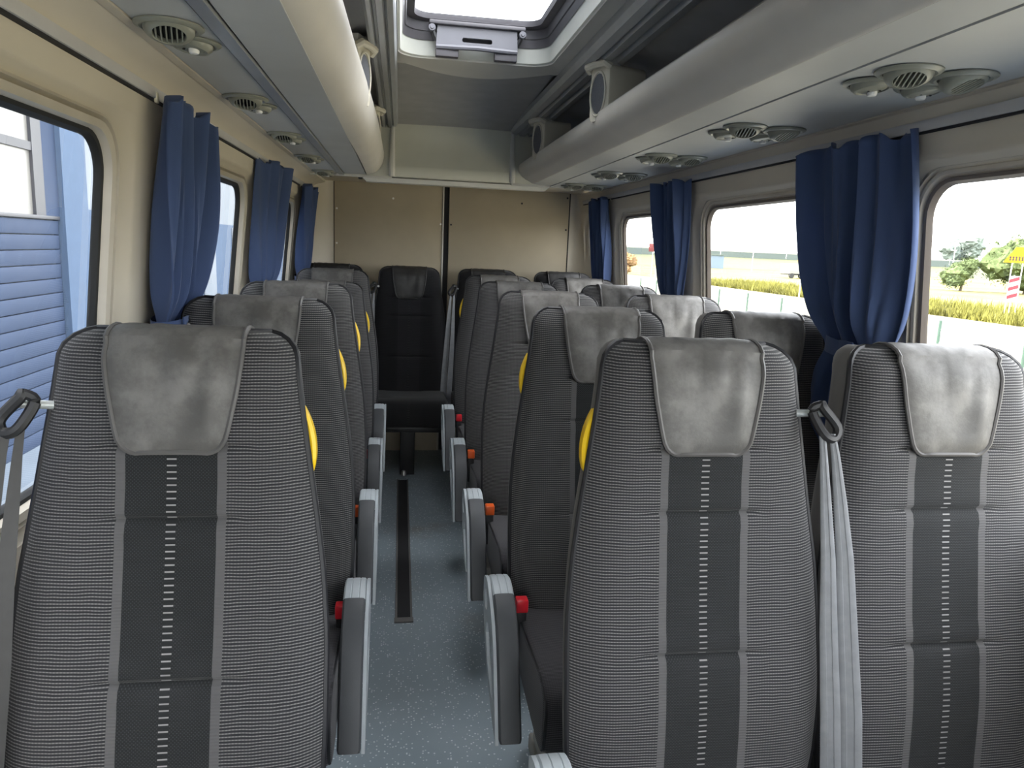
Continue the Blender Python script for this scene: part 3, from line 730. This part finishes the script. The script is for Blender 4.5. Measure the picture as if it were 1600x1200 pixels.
def loop_smooth(P, n=4):
    P = [Vector(p) for p in P]; N = len(P); out = []
    for i in range(N):
        a, b_, c, d = P[i-1], P[i], P[(i+1) % N], P[(i+2) % N]
        for k in range(n):
            t = k/n; out.append(0.5*((2*b_)+(c-a)*t+(2*a-5*b_+4*c-d)*t*t+(3*b_-a-3*c+d)*t**3))
    return out
def m_guide(s):
    b = MB(); b.tube(loop_smooth([(s*0.206, 0.120, 1.140), (s*0.222, 0.116, 1.150), (s*0.224, 0.112, 1.144), (s*0.250, 0.104, 1.112), (s*0.244, 0.098, 1.092), (s*0.226, 0.096, 1.094), (s*0.213, 0.108, 1.115)]), 0.009, 8, closed=True); return b
def m_pin(s):
    b = MB(); b.tube([(s*0.190, 0.145, 1.128), (s*0.240, 0.118, 1.134)], 0.007, 10); return b
def m_buckle(s):
    b = MB(); b.box(s*0.224-0.014, s*0.224+0.014, -0.065, -0.042, 0.36, 0.475, 0.004); return b
def m_button(s):
    b = MB(); b.box(s*0.224-0.016, s*0.224+0.016, -0.072, -0.040, 0.472, 0.508, 0.004); return b

def make_seat(kind):
    """kind: single (aisle on +x), aisle (aisle on -x), window (no armrest), rear"""
    R = root('passenger_seat'); k = kind == 'rear'
    bk = shared('back', 'backrest', 'fabk' if k else 'fab', R, m_back)
    shared('pipe', 'piping', 'piping', bk, m_pipe)
    shared('shell', 'back_shell', 'shellk' if k else 'shell', R, m_shell)
    hc = shared('pad', 'headrest_cover', 'padk' if k else 'pad', R, m_pad)
    shared('padpipe', 'cover_edging', 'padk' if k else 'padpipe', hc, m_padpipe)
    cu = shared('cush', 'seat_cushion', 'fabk_c' if k else 'fab_c', R, m_cushion)
    for s in (-1, 1): shared('cp%d' % s, 'piping', 'piping', cu, lambda: m_cushpipe(s))
    shared('frame', 'seat_frame', 'black', R, m_frame)
    if not k: shared('plinth', 'plinth', 'pedestal', R, m_plinth)
    sb = {'single': -1, 'aisle': 1, 'window': 1, 'rear': -1}[kind]
    wm = 'webbing_dark' if kind == 'single' else 'webbing'
    be = shared('belt0%d' % sb, 'seat_belt', wm, R, lambda: m_belt(sb, 0))
    shared('belt1%d' % sb, 'return_strap', wm, be, lambda: m_belt(sb, 1))
    g = shared('guide%d' % sb, 'belt_guide', 'black', R, lambda: m_guide(sb))
    shared('pin%d' % sb, 'guide_pin', 'pin', g, lambda: m_pin(sb))
    if kind in ('single', 'aisle'):
        s = 1 if kind == 'single' else -1; off = 0.258 if s > 0 else -0.281
        a = bpy.data.objects.new('armrest', None); a.empty_display_size = 0.05; link(a, R); a.location = (off, 0, 0)
        shared('armf%d' % s, 'armrest_frame', 'armgrey', a, lambda: m_armframe(s), 30)
        shared('armc', 'armrest_cap', 'armgrey', a, m_armcap, 30)
        shared('armp', 'armrest_pad', 'armpad', a, m_armpad, 35)
        shared('hand%d' % s, 'grab_handle', 'yellow', R, lambda: m_handle(s))
    if kind in ('single', 'aisle'):
        s = 1 if kind == 'single' else -1
        bu = shared('buck%d' % s, 'buckle', 'black', R, lambda: m_buckle(s)); shared('butt%d' % s, 'buckle_button', 'red', bu, lambda: m_button(s))
    return R
def recline(R, deg):
    p = Vector((0, 0.02, 0.43)); M = Matrix.Translation(p) @ Matrix.Rotation(radians(-deg), 4, 'X') @ Matrix.Translation(-p)
    for ch in R.children:
        if ch.name.split('.')[0] in ('backrest', 'back_shell', 'headrest_cover', 'grab_handle', 'seat_belt', 'belt_guide'): ch.matrix_local = M
def button_colour(R, mat):
    for ch in R.children:
        for g in ch.children:
            if g.name.startswith('buckle_button'):
                g.data = g.data.copy(); g.data.materials[0] = MT[mat]

YJ, PITCH_Y = 1.115, 0.715
XS, XA, XW = -0.358, 0.553, 1.043
ORD = ['nearest the camera', 'second from the camera', 'third from the camera', 'fourth from the camera', 'fifth from the camera']
SEATS = {}
T = {k: make_seat(k) for k in ('single', 'aisle', 'window', 'rear')}
for kind, x, grp, fmt in (('single', XS, 'single seats along the left windows', 'single grey ribbed-fabric seat left of the aisle, %s'),
                          ('aisle', XA, 'aisle seats right of the aisle', 'grey ribbed-fabric seat right beside the aisle on the right, %s'),
                          ('window', XW, 'window seats on the right', 'grey ribbed-fabric seat next to the right-hand windows, %s')):
    for i in range(5):
        R = T[kind] if i == 0 else dup(T[kind]); R.location = (x, YJ+PITCH_Y*i, 0)
        tag(R, fmt % ORD[i], 'seat', grp); SEATS[(kind, i)] = R
SEATS[('single', 0)].location.z = 0.012; SEATS[('single', 0)].location.y -= 0.045; recline(SEATS[('single', 0)], 3.2)
for ch in SEATS[('single', 0)].children:
    if ch.name.startswith('plinth'): ch.location.z = -0.012
    if ch.name.startswith('armrest'): ch.location.z = -0.022
recline(SEATS[('single', 1)], -1.0); recline(SEATS[('single', 2)], -2.0); recline(SEATS[('single', 3)], 8.0); recline(SEATS[('single', 4)], -2.0)
button_colour(SEATS[('single', 2)], 'orange'); button_colour(SEATS[('aisle', 2)], 'orange'); button_colour(SEATS[('aisle', 3)], 'orange')
for key in (('aisle', 2), ('aisle', 3), ('single', 4)):
    for ch in list(SEATS[key].children):
        if ch.name.startswith('grab_handle'): bpy.data.objects.remove(ch, do_unlink=True)
RL = ['black back-row seat at the left end, in the corner by the left curtain', 'black back-row seat facing straight down the aisle on a single post',
      'black back-row seat just right of the aisle, before the right-hand board', 'black back-row seat at the right end, in the corner by the right windows']
for i, x in enumerate((-0.421, 0.060, 0.560, 1.058)):
    R = T['rear'] if i == 0 else dup(T['rear']); R.location = (x, 4.605, 0.014); tag(R, RL[i], 'seat', 'black back-row seats'); SEATS[('rear', i)] = R
for i in (0, 2, 3):
    R = SEATS[('rear', i)]; shared('plinthk', 'plinth', 'pedestal', R, m_plinth).location = (0, 0.14, -0.014)
for i in range(4):
    for ch in SEATS[('rear', i)].children:
        if ch.name.startswith(('seat_cushion', 'seat_frame')): ch.location.z = 0.045
# the centre back seat: single post with bolt
R = SEATS[('rear', 1)]
MB().box(-0.045, 0.045, -0.16, -0.10, -0.015, 0.320, 0.004).build('post', 'black', R)
MB().lathe([(0.0, 0.020), (0.012, 0.020), (0.016, 0.014), (0.018, -0.010)], (-0.02, -0.185, 0.0), 12).build('post_bolt', 'steel', R)
MB().box(-0.043, 0.043, -0.163, -0.157, 0.292, 0.300).build('post_cap', 'armgrey', R)

# ================================================================ floor rail
FR = root('floor_track', (0.033, 3.4, 0.0), 'dark straight track let into the aisle floor, ending in a small plate', 'floor track')
MB().box(-0.026, 0.026, -0.77, 0.93, 0.0005, 0.004, 0.001).build('channel', 'groove', FR)
for s in (-1, 1): MB().box(s*0.029-0.004, s*0.029+0.004, -0.77, 0.93, 0.0, 0.007, 0.001).build('edge_rail', 'shell', FR)
MB().box(-0.036, 0.036, -0.80, -0.768, 0.0, 0.008, 0.002).build('end_plate', 'shell', FR)

# ================================================================ curtains
def curtain(side, ty0, ty1, by0, by1, off, label, seed, z_tie=1.185):
    x0 = wx(side, 1.70)-side*off
    R = root('curtain', (x0, 0, 0), label, 'curtain', 'blue window curtains')
    rnd = random.Random(seed); NZ, NY = 46, 72; npl = 5; ph = rnd.random()*6
    zt, zb = 1.722, 0.86; rows = []
    for j in range(NZ+1):
        z = lerp(zt, zb, j/NZ)
        if z >= z_tie:
            t = (zt-z)/(zt-z_tie); g = t**2.6
            a0, a1 = lerp(ty0, by0, g), lerp(ty1, by1, g)
            bulge = 0.02*sin(pi*min(1, t*1.0))
            a0 -= bulge*0.8; a1 += bulge*0.1
        else:
            t = (z_tie-z)/(z_tie-zb); g = 1-(1-t)**2
            a0, a1 = lerp(by0, lerp(by0, ty0, 0.55), g), lerp(by1, lerp(by1, ty1, 0.55), g)
        near = exp(-((z-z_tie)/0.05)**2)
        amp = 0.031*(1-0.5*near)+0.004*sin(z*9+ph)
        row = []
        for i in range(NY+1):
            u = i/NY; y = lerp(a0, a1, u)
            us = u+0.05*noise.noise(Vector((u*4+seed, z*1.3, seed*0.7))); w = 1.25*sin(2*pi*3.1*us+ph+0.8*sin(2*u+z*2.1))+0.7*sin(2*pi*5.3*us+ph*2-z*2.2)+0.35*sin(2*pi*9.7*us+ph*3+z*3.5)*(0.4+0.6*(1-near)); w = w if w > 0 else w*0.7
            xo = -side*(0.022+amp*w*0.75)
            xo -= side*(0.012*(1-near)*sin(pi*u))
            top = 0.0
            if j == 0: top = -0.022*(0.5+0.5*sin(2*pi*npl*u+ph))**3
            follow = (half(z)-half(1.70))*0.75*side
            row.append((xo+follow, y+0.004*sin(2*pi*npl*u+ph+1.0), z+top+0.012*max(0, 1-j/3)*0))
        rows.append(row)
    o = MB().grid(rows).build('drape', 'curtain', R)
    sm = o.modifiers.new('thick', 'SOLIDIFY'); sm.thickness = 0.0012; sm.offset = 0
    # tie band
    f = (half(z_tie)-half(1.70))*0.75*side; cyy = (by0+by1)/2; ry = (by1-by0)/2+0.008
    b = MB(); rws = []
    for dz in (-0.022, -0.020, 0.020, 0.022):
        rws.append([(-side*0.026+f+(0.040+(0.001 if abs(dz) < 0.021 else 0))*cos(2*pi*k/28), cyy+(ry+(0.001 if abs(dz) < 0.021 else 0))*sin(2*pi*k/28), z_tie+dz+0.006*sin(2*pi*k/28)) for k in range(28)])
    tb = b.grid(rws, close_u=True).build('tie_band', 'curtain', R)
    ys = cyy-ry*0.15
    MB().box(min(-side*0.070+f, -side*0.066+f), max(-side*0.070+f, -side*0.066+f), ys-0.034, ys+0.026, z_tie-0.027, z_tie+0.025, 0.0015).build('band_flap', 'curtain', tb)
    MB().lathe([(0.0, -side*0.007), (0.006, -side*0.006), (0.0085, -side*0.002), (0.009, side*0.001)], (-side*0.070+f, ys-0.006, z_tie), 14, 'x').build('snap_button', 'steel', tb)
    for k in range(4):
        y = lerp(ty0+0.04, ty1-0.04, k/3)
        MB().box(-0.004, 0.004, y-0.007, y+0.007, 1.704, 1.728, 0.002).build('hook', 'hook', R)
    return R
curtain(-1, 1.84, 2.20, 1.88, 2.05, 0.015, 'blue curtain on the left between the first and second windows, nearest the camera', 3)
curtain(-1, 3.10, 3.58, 3.16, 3.38, 0.012, 'blue curtain on the left between the second and third windows', 5)
curtain(-1, 4.36, 4.80, 4.42, 4.64, 0.012, 'narrow blue curtain on the left next to the rear corner pillar', 8)
curtain(1, 1.605, 2.055, 1.665, 1.895, 0.010, 'large gathered blue curtain on the right, nearest the camera', 12)
curtain(1, 2.96, 3.36, 3.03, 3.27, 0.010, 'blue curtain on the right between the second and third windows', 15)
curtain(1, 4.15, 4.45, 4.19, 4.40, 0.010, 'narrow blue curtain on the right by the rear corner', 21)

# ================================================================ air nozzles and reading lights
def make_nozzle():
    R = root('air_nozzle')
    MB().lathe([(0.060, 0.0), (0.060, -0.003), (0.056, -0.007), (0.050, -0.009), (0.045, -0.007), (0.0445, 0.0)], seg=30).build('bezel', 'vent', R)
    bl = MB().lathe([(0.044, 0.0), (0.0435, -0.012), (0.040, -0.020), (0.034, -0.025), (0.029, -0.027), (0.0275, -0.024), (0.027, -0.012)], seg=30).build('swivel_ball', 'vent', R)
    MB().lathe([(0.0, -0.014), (0.028, -0.014)], seg=20).build('throat', 'groove', bl)
    bl.rotation_euler = (radians(-24), 0, 0)
    for k in range(6):
        y = -0.022+0.0088*k; hw = math.sqrt(max(0.0, 0.028**2-y*y))
        MB().box(y-0.0013, y+0.0013, -hw, hw, -0.025, -0.012).build('slat', 'vent', bl, smooth=False)
    return R
def make_light():
    R = root('reading_light')
    MB().lathe([(0.054, 0.0), (0.054, -0.003), (0.050, -0.007), (0.045, -0.008), (0.041, -0.006), (0.0405, 0.0)], seg=30).build('bezel', 'vent', R)
    MB().lathe([(0.040, 0.0), (0.0395, -0.010), (0.034, -0.018), (0.031, -0.019), (0.029, -0.016), (0.022, -0.019), (0.0, -0.021)], seg=30).build('lens_ring', 'vent', R).rotation_euler = (radians(-10), 0, 0)
    MB().lathe([(0.010, -0.018), (0.0098, -0.026), (0.008, -0.029), (0.0, -0.030)], (0.012, 0.0, 0.0), seg=14).build('switch_button', 'button', R)
    for k in range(3):
        a = radians(100+k*75); MB().box(0.012+0.018*cos(a)-0.003, 0.012+0.018*cos(a)+0.003, 0.018*sin(a)-0.002, 0.018*sin(a)+0.002, -0.0215, -0.019).build('slot', 'groove', R, smooth=False)
    return R
NZ_, LT_ = make_nozzle(), make_light(); used = set()
def place(proto, loc, label, cat, grp, rz=0.0, sc=1.0):
    if proto.name in used: o = dup(proto)
    else: o = proto; used.add(proto.name)
    o.location = loc; o.rotation_euler = (0, 0, rz); o.scale = (sc, sc, sc*0.8); tag(o, label, cat, grp); return o
CL = ['first cluster from the camera', 'second cluster from the camera', 'third cluster from the camera', 'fourth cluster from the camera', 'last cluster by the bulkhead']
for i in range(5):
    y = 1.352+0.680*i
    place(NZ_, (0.946, y, 1.772), 'round slatted air nozzle nearer the aisle, right rack, '+CL[i], 'air vent', 'right rack vents', radians(-18+7*i))
    place(NZ_, (1.062, y, 1.770), 'round slatted air nozzle nearer the windows, right rack, '+CL[i], 'air vent', 'right rack vents', radians(20-9*i))
    place(LT_, (0.940, y+0.105, 1.771), 'round reading light nearer the aisle, right rack, '+CL[i], 'reading light', 'right rack reading lights', radians(40))
    place(LT_, (1.050, y+0.098, 1.770), 'round reading light nearer the windows, right rack, '+CL[i], 'reading light', 'right rack reading lights', radians(60))
for i in range(5):
    y = 1.50+0.675*i
    place(NZ_, (-0.418, y, 1.780), 'round slatted air nozzle, left rack, '+CL[i], 'air vent', 'left rack vents', radians(14-6*i))
    place(LT_, (-0.408, y+0.112, 1.780), 'round reading light, left rack, '+CL[i], 'reading light', 'left rack reading lights', radians(-60))

# ================================================================ OUTSIDE
GZ = -0.70
def ground(name, lo_x, hi_x, lo_y, hi_y, z, mat, n=8):
    b = MB(); b.grid([[(lerp(lo_x, hi_x, i/n), lerp(lo_y, hi_y, j/n), z) for i in range(n+1)] for j in range(n+1)])
    o = b.build(name, mat, smooth=False); o['kind'] = 'structure'; return o
ground('ground_yard', -30, 3.2, -80, 120, GZ, 'pave')
ground('ground_gravel', 3.2, 12, -80, 120, GZ-0.005, 'gravel')
ground('ground_road', 12, 23.5, -80, 420, GZ-0.01, 'road')
ground('ground_meadow', 23.5, 420, -120, 420, GZ-0.02, 'field', 20)

# blue building on the left: siding boards, window, column, pale walls (it also keeps the bus in the shade)
BX = -3.5
BD = root('blue_building', (BX, 0, GZ), 'blue board-clad building with a pale window right beside the left windows', 'building')
MB().box(-8, -0.06, -14, 8.42, 0.0, 9.4).build('core', 'palewall', BD, smooth=False)
def plankm():
    return MB().box(-0.05, 0.0, -14, 8.40, 0.0, 0.138, 0.006)
for k in range(15): shared('plank', 'siding_board', 'siding', BD, plankm).location = (0, 0, k*0.147)
MB().box(-0.05, 0.02, -14, 8.40, 2.205, 2.24, 0.004).build('window_sill', 'mull', BD)
for y0, y1 in ((4.2, 7.92), (0.3, 4.0), (-4, 0.1)):
    f = MB().box(-0.045, 0.01, y1-0.0, y1+0.20, 2.24, 3.6).build('window_mullion', 'mull', BD, smooth=False)
    MB().box(-0.05, -0.02, y0, y1, 2.24, 3.6).build('window_pane', 'palepane', BD, smooth=False)
    MB().box(-0.045, 0.005, y0, y1, 2.84, 2.92).build('window_bar', 'mull', BD, smooth=False)
MB().box(-0.05, 0.01, 8.12, 8.42, 2.24, 3.6).build('window_jamb', 'siding', BD, smooth=False)
MB().box(-0.05, 0.0, -14, 8.42, 3.6, 9.4).build('upper_wall', 'palewall', BD, smooth=False)
MB().box(-0.25, 0.06, 8.42, 9.02, 0.0, 9.4).build('column', 'bluecol', BD, smooth=False)
MB().box(-8, -0.10, 9.02, 45, 2.35, 9.4).build('annex_upper', 'palewall', BD, smooth=False)
MB().box(-8, -0.08, 9.02, 45, 0.0, 2.35).build('annex_base', 'bluecol', BD, smooth=False)
for k in range(14): shared('rib', 'annex_rib', 'palewall', BD, lambda: MB().box(-0.08, -0.06, 0, 0.9, 0.0, 2.30, 0.004)).location = (0, 9.6+2.4*k, 0)

# wire fence beside the road
FN = root('wire_fence', (10.0, 0, GZ), 'low green wire-mesh fence with thin posts outside the right windows', 'fence')
def postm(): return MB().tube([(0, 0, 0), (0, 0, 1.13)], 0.028, 8)
for k in range(-2, 10):
    p = shared('fpost', 'post', 'greenpost', FN, postm); p.location = (0, 12.4+1.96*k, 0)
b = MB()
for k in range(90):
    y = 8.5+0.20*k; b.tube([(0, y, 0.05), (0, y+0.9, 0.95)], 0.0022, 3, caps=False); b.tube([(0, y+0.9, 0.05), (0, y, 0.95)], 0.0022, 3, caps=False)
for z in (0.06, 0.5, 0.96): b.tube([(0, 8.4, z), (0, 30, z)], 0.003, 3)
o = b.build('mesh_wire', 'wire', FN); o['kind'] = 'stuff'

# tall grass verge (uncountable)
b = MB(); rnd = random.Random(4)
for k in range(20000):
    y = rnd.uniform(20, 60); x = 23.6+rnd.random()**1.6*7.5; h = rnd.uniform(0.15, 0.5)*(1.3 if rnd.random() < 0.25 else 0.9); a = rnd.random()*pi; w = 0.03+0.03*rnd.random()
    dx, dy = cos(a)*w, sin(a)*w; lx, ly = rnd.uniform(-0.2, 0.2), rnd.uniform(-0.2, 0.2)
    b.add([(x-dx, y-dy, GZ-0.02), (x+dx, y+dy, GZ-0.02), (x+lx, y+ly, GZ+h)], [(0, 1, 2)])
o = b.build('verge_grass', 'grass', smooth=False); tag(o, 'strip of tall yellow-green grass along the road edge', 'grass', kind='stuff')

def clump(b, c, r, seed, sq=1.0, sub=2):
    bm = bmesh.new(); bmesh.ops.create_icosphere(bm, subdivisions=sub, radius=1.0)
    V = []
    for v in bm.verts:
        d = 1+0.35*noise.noise(v.co*1.7+Vector((seed, seed*0.37, 0)))+0.28*noise.noise(v.co*4+Vector((0, seed, 0)))+0.2*noise.noise(v.co*9+Vector((seed, 0, 0)))
        V.append((c[0]+v.co.x*r*d, c[1]+v.co.y*r*d, c[2]+v.co.z*r*d*sq))
    bm.verts.index_update(); b.add(V, [tuple(v.index for v in f.verts) for f in bm.faces]); bm.free()
def tree(name, loc, h, r, mat, label, seed, cat='tree', grp=None, trunk=True, leaves=5000):
    R = root(name, loc, label, cat, grp); rnd = random.Random(seed); b = MB()
    zb = 0.14*h if trunk else 0.0
    for k in range(9):
        a = rnd.random()*2*pi; q = rnd.random()**0.5*r*0.62; z = lerp(zb+r*0.25, h-r*0.35, rnd.random())
        clump(b, (q*cos(a), q*sin(a), z), r*rnd.uniform(0.30, 0.5), seed+k, 0.8, 3)
    n = len(b.V)
    for k in range(leaves):
        v = Vector(b.V[rnd.randrange(n)]); s = r*rnd.uniform(0.03, 0.07)
        o_ = Vector((rnd.uniform(-1, 1), rnd.uniform(-1, 1), rnd.uniform(-1, 1)))*r*0.16
        b.add([v+o_+Vector((rnd.uniform(-s, s), rnd.uniform(-s, s), rnd.uniform(-s, s))) for _ in range(3)], [(0, 1, 2)])
    b.build('crown', mat, R, smooth=False)
    if trunk: MB().tube([(0, 0, -0.1), (0.05*r, 0, zb), (0, 0.05*r, h*0.6)], [0.07*r, 0.055*r, 0.03*r], 8).build('trunk', 'trunk', R)
    return R
tree('roadside_tree', (56.5, 60, GZ), 5.2, 3.6, 'foliage', 'dense green tree at the far right behind the yellow sign', 3)
tree('roadside_tree', (51.5, 62, GZ), 3.3, 1.9, 'foliage', 'small round light-green tree left of the dense tree behind the yellow sign', 9)
tree('shrub', (47.0, 66, GZ), 2.6, 0.9, 'foliage', 'narrow green shrub in the meadow right of the paired mast', 14, 'shrub', trunk=False, leaves=300)
tree('shrub', (23.5, 76, GZ), 2.6, 1.5, 'copper', 'rust-coloured shrub seen through the rearmost right window', 17, 'shrub', trunk=False, leaves=400)
tree('shrub', (34.5, 88, GZ), 2.6, 2.6, 'field', 'yellow-green grassy mound through the rearmost right window', 23, 'mound', trunk=False, leaves=200)

# green bank with noise barrier and rail
b = MB(); rows = []
for j, (d, z) in enumerate(((0, 0.0), (10, 1.0), (22, 2.2), (40, 2.6), (80, 2.4))):
    rows.append([(lerp(20, 330, i/30)+0, lerp(150, 110, i/30)+d, GZ+z+0.3*noise.noise(Vector((i*0.4, j*1.7, 2)))*(j > 0)) for i in range(31)])
o = b.grid(rows).build('ground_bank', 'slope', smooth=True); o['kind'] = 'structure'
NBR = root('noise_barrier', (20, 172, GZ), 'long grey-green noise barrier on the far bank', 'barrier')
def barm(): return MB().box(0, 7.6, -0.1, 0.1, 2.0, 3.75)
import math as _m
ang = math.atan2(-40, 310)
for k in range(42):
    p = shared('bar', 'barrier_panel', 'barrier', NBR, barm); p.location = (7.75*k*cos(ang), 7.75*k*sin(ang), 0); p.rotation_euler = (0, 0, ang)
rl = MB().box(0, 326, -0.14, 0.14, 3.55, 3.85).build('top_rail', 'deck', NBR, smooth=False); rl.rotation_euler = (0, 0, ang)

# distant tree line above the bank at the far right
for k in range(9):
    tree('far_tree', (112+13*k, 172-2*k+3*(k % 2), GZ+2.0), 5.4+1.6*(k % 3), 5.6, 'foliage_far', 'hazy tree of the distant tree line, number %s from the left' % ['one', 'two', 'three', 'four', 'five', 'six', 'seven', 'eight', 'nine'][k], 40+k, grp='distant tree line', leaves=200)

# warning signs
CH = root('chevron_sign', (25.75, 28.0, GZ), 'white board with red slanted stripes on a thin post by the road', 'sign')
MB().tube([(0, 0.03, -0.1), (0, 0.03, 1.9)], 0.022, 8).build('post', 'pole', CH)
cy = Matrix.Rotation(radians(-42), 3, 'Z')
def turned(b):
    b.V = [tuple(cy @ Vector(v)) for v in b.V]; return b
turned(MB().box(-0.18, 0.18, -0.015, 0.0, 0.80, 1.86, 0.004)).build('board', 'signwhite', CH)
for k in range(3):
    z = 0.88+0.34*k
    turned(MB().prism([[(-0.18, z), (0.18, z+0.14), (0.18, z+0.29), (-0.18, z+0.15)]], -0.020, -0.016, 'y')).build('red_stripe', 'signred', CH, smooth=False)
YS = root('warning_sign', (26.1, 28.4, GZ), 'yellow gabled warning board with black hatching on two posts', 'sign')
for s in (-0.16, 0.22): turned(MB().tube([(s, 0.04, -0.1), (s, 0.04, 2.9)], 0.025, 8)).build('post', 'pole', YS)
turned(MB().prism([[(-0.50, 2.42), (0.62, 2.42), (0.62, 2.72), (0.25, 3.08), (-0.10, 3.08)]], -0.02, 0.0, 'y')).build('board', 'signyel', YS, smooth=False)
for k in range(8): turned(MB().box(-0.28+0.11*k, -0.24+0.11*k, -0.026, -0.02, 2.50, 2.70)).build('black_mark', 'black', YS, smooth=False)
for z in (2.55, 2.64): turned(MB().box(-0.30, 0.58, -0.026, -0.02, z-0.008, z+0.008)).build('black_line', 'black', YS, smooth=False)
YB2 = root('signal_board', (11.45, 20.0, GZ), 'small yellow boards on a thin post beside the large right curtain', 'sign')
MB().tube([(0.02, 0.03, 0), (0.02, 0.03, 2.75)], 0.02, 8).build('post', 'pole', YB2)
turned(MB().box(-0.14, 0.18, -0.01, 0.01, 2.09, 2.38, 0.004)).build('board', 'signyel', YB2)
turned(MB().box(-0.06, 0.14, -0.01, 0.01, 2.50, 2.66, 0.004)).build('upper_board', 'signyel', YB2)
RS = root('red_board', (13.9, 40.0, GZ), 'small dark red square board seen through the rearmost right window', 'sign')
MB().tube([(0, 0.04, 0), (0, 0.04, 2.6)], 0.02, 8).build('post', 'pole', RS)
turned(MB().box(-0.26, 0.26, -0.01, 0.01, 2.28, 2.72, 0.004)).build('board', 'darkred', RS)

# masts and lamp posts
def mast(x, y, h, r, label, pair=False):
    R = root('mast', (x, y, GZ), label, 'mast', 'masts and poles in the meadow')
    if pair:
        for s in (-0.28, 0.28): MB().tube([(s*1.4, 0, 0), (s, 0, h*0.5), (s*0.75, 0, h)], r, 6).build('leg', 'pole', R)
        for k in range(7):
            z = h*(0.08+0.13*k); MB().tube([(-0.36+0.02*k, 0, z), (0.36-0.02*k, 0, z+h*0.1*(1 if k % 2 else -0.5))], r*0.6, 5).build('brace', 'pole', R)
        MB().tube([(-1.2, 0, h*0.97), (1.2, 0, h*0.97)], r*0.7, 5).build('cross_arm', 'pole', R)
    else:
        MB().tube([(0, 0, 0), (0, 0, h*0.6), (0, 0, h)], [r, r*0.8, r*0.55], 6).build('pole', 'pole', R)
        MB().tube([(-0.5, 0, h*0.96), (0.5, 0, h*0.96)], r*0.5, 5).build('cross_arm', 'pole', R)
    return R
mast(37.6, 60.5, 5.6, 0.10, 'tall white lattice mast left of the white truck boxes', True)
mast(48.5, 64, 4.6, 0.08, 'lattice mast seen through the front right window, left of the signs', True)
mast(52.0, 64, 4.8, 0.06, 'slim single pole right of the lattice mast in the front right window')
mast(22.3, 62.0, 3.7, 0.07, 'lattice mast seen through the rearmost right window', True)
mast(50.0, 118, 4.2, 0.09, 'slim white pole before the bank, leftmost in the middle right window')
mast(58.5, 118, 4.2, 0.09, 'slim white pole before the bank, second in the middle right window')
mast(66.5, 112, 4.3, 0.11, 'white pole before the bank, third in the middle right window')
mast(71.0, 116, 4.2, 0.08, 'slim white pole before the bank, fourth in the middle right window')
mast(57.5, 84, 5.0, 0.07, 'slim pole behind the grey truck box')

# truck bodies
def truck(x, y, w, h, mat, label):
    R = root('truck_body', (x, y, GZ), label, 'truck', 'parked truck bodies')
    MB().box(-w/2, w/2, -1.2, 1.2, 0.55, h, 0.04).build('box', mat, R)
    MB().box(-w/2, w/2, -1.0, 1.0, 0.38, 0.52).build('chassis', 'black', R, smooth=False)
    for sx in (-w*0.32, w*0.32): MB().lathe([(0, -0.15), (0.3, -0.15), (0.32, 0.0), (0.3, 0.15), (0, 0.15)], (sx, -1.05, 0.32), 14, 'y').build('wheel', 'black', R)
    return R
truck(47.4, 85, 1.9, 1.75, 'truckwhite', 'left white truck box parked in the meadow')
truck(49.7, 85, 1.9, 1.75, 'truckwhite', 'right white truck box parked in the meadow')
truck(52.2, 85.5, 2.6, 1.65, 'truckgrey', 'grey truck box next to the large right curtain')
HB = root('blue_hall', (56.5, 140, GZ), 'low hazy blue hall in front of the green bank', 'building')
MB().box(-5.5, 5.5, -3, 3, 0.0, 2.5).build('walls', 'bluebox', HB, smooth=False); MB().box(-5.7, 5.7, -3.2, 3.2, 2.5, 2.75).build('roof', 'barrier', HB, smooth=False)
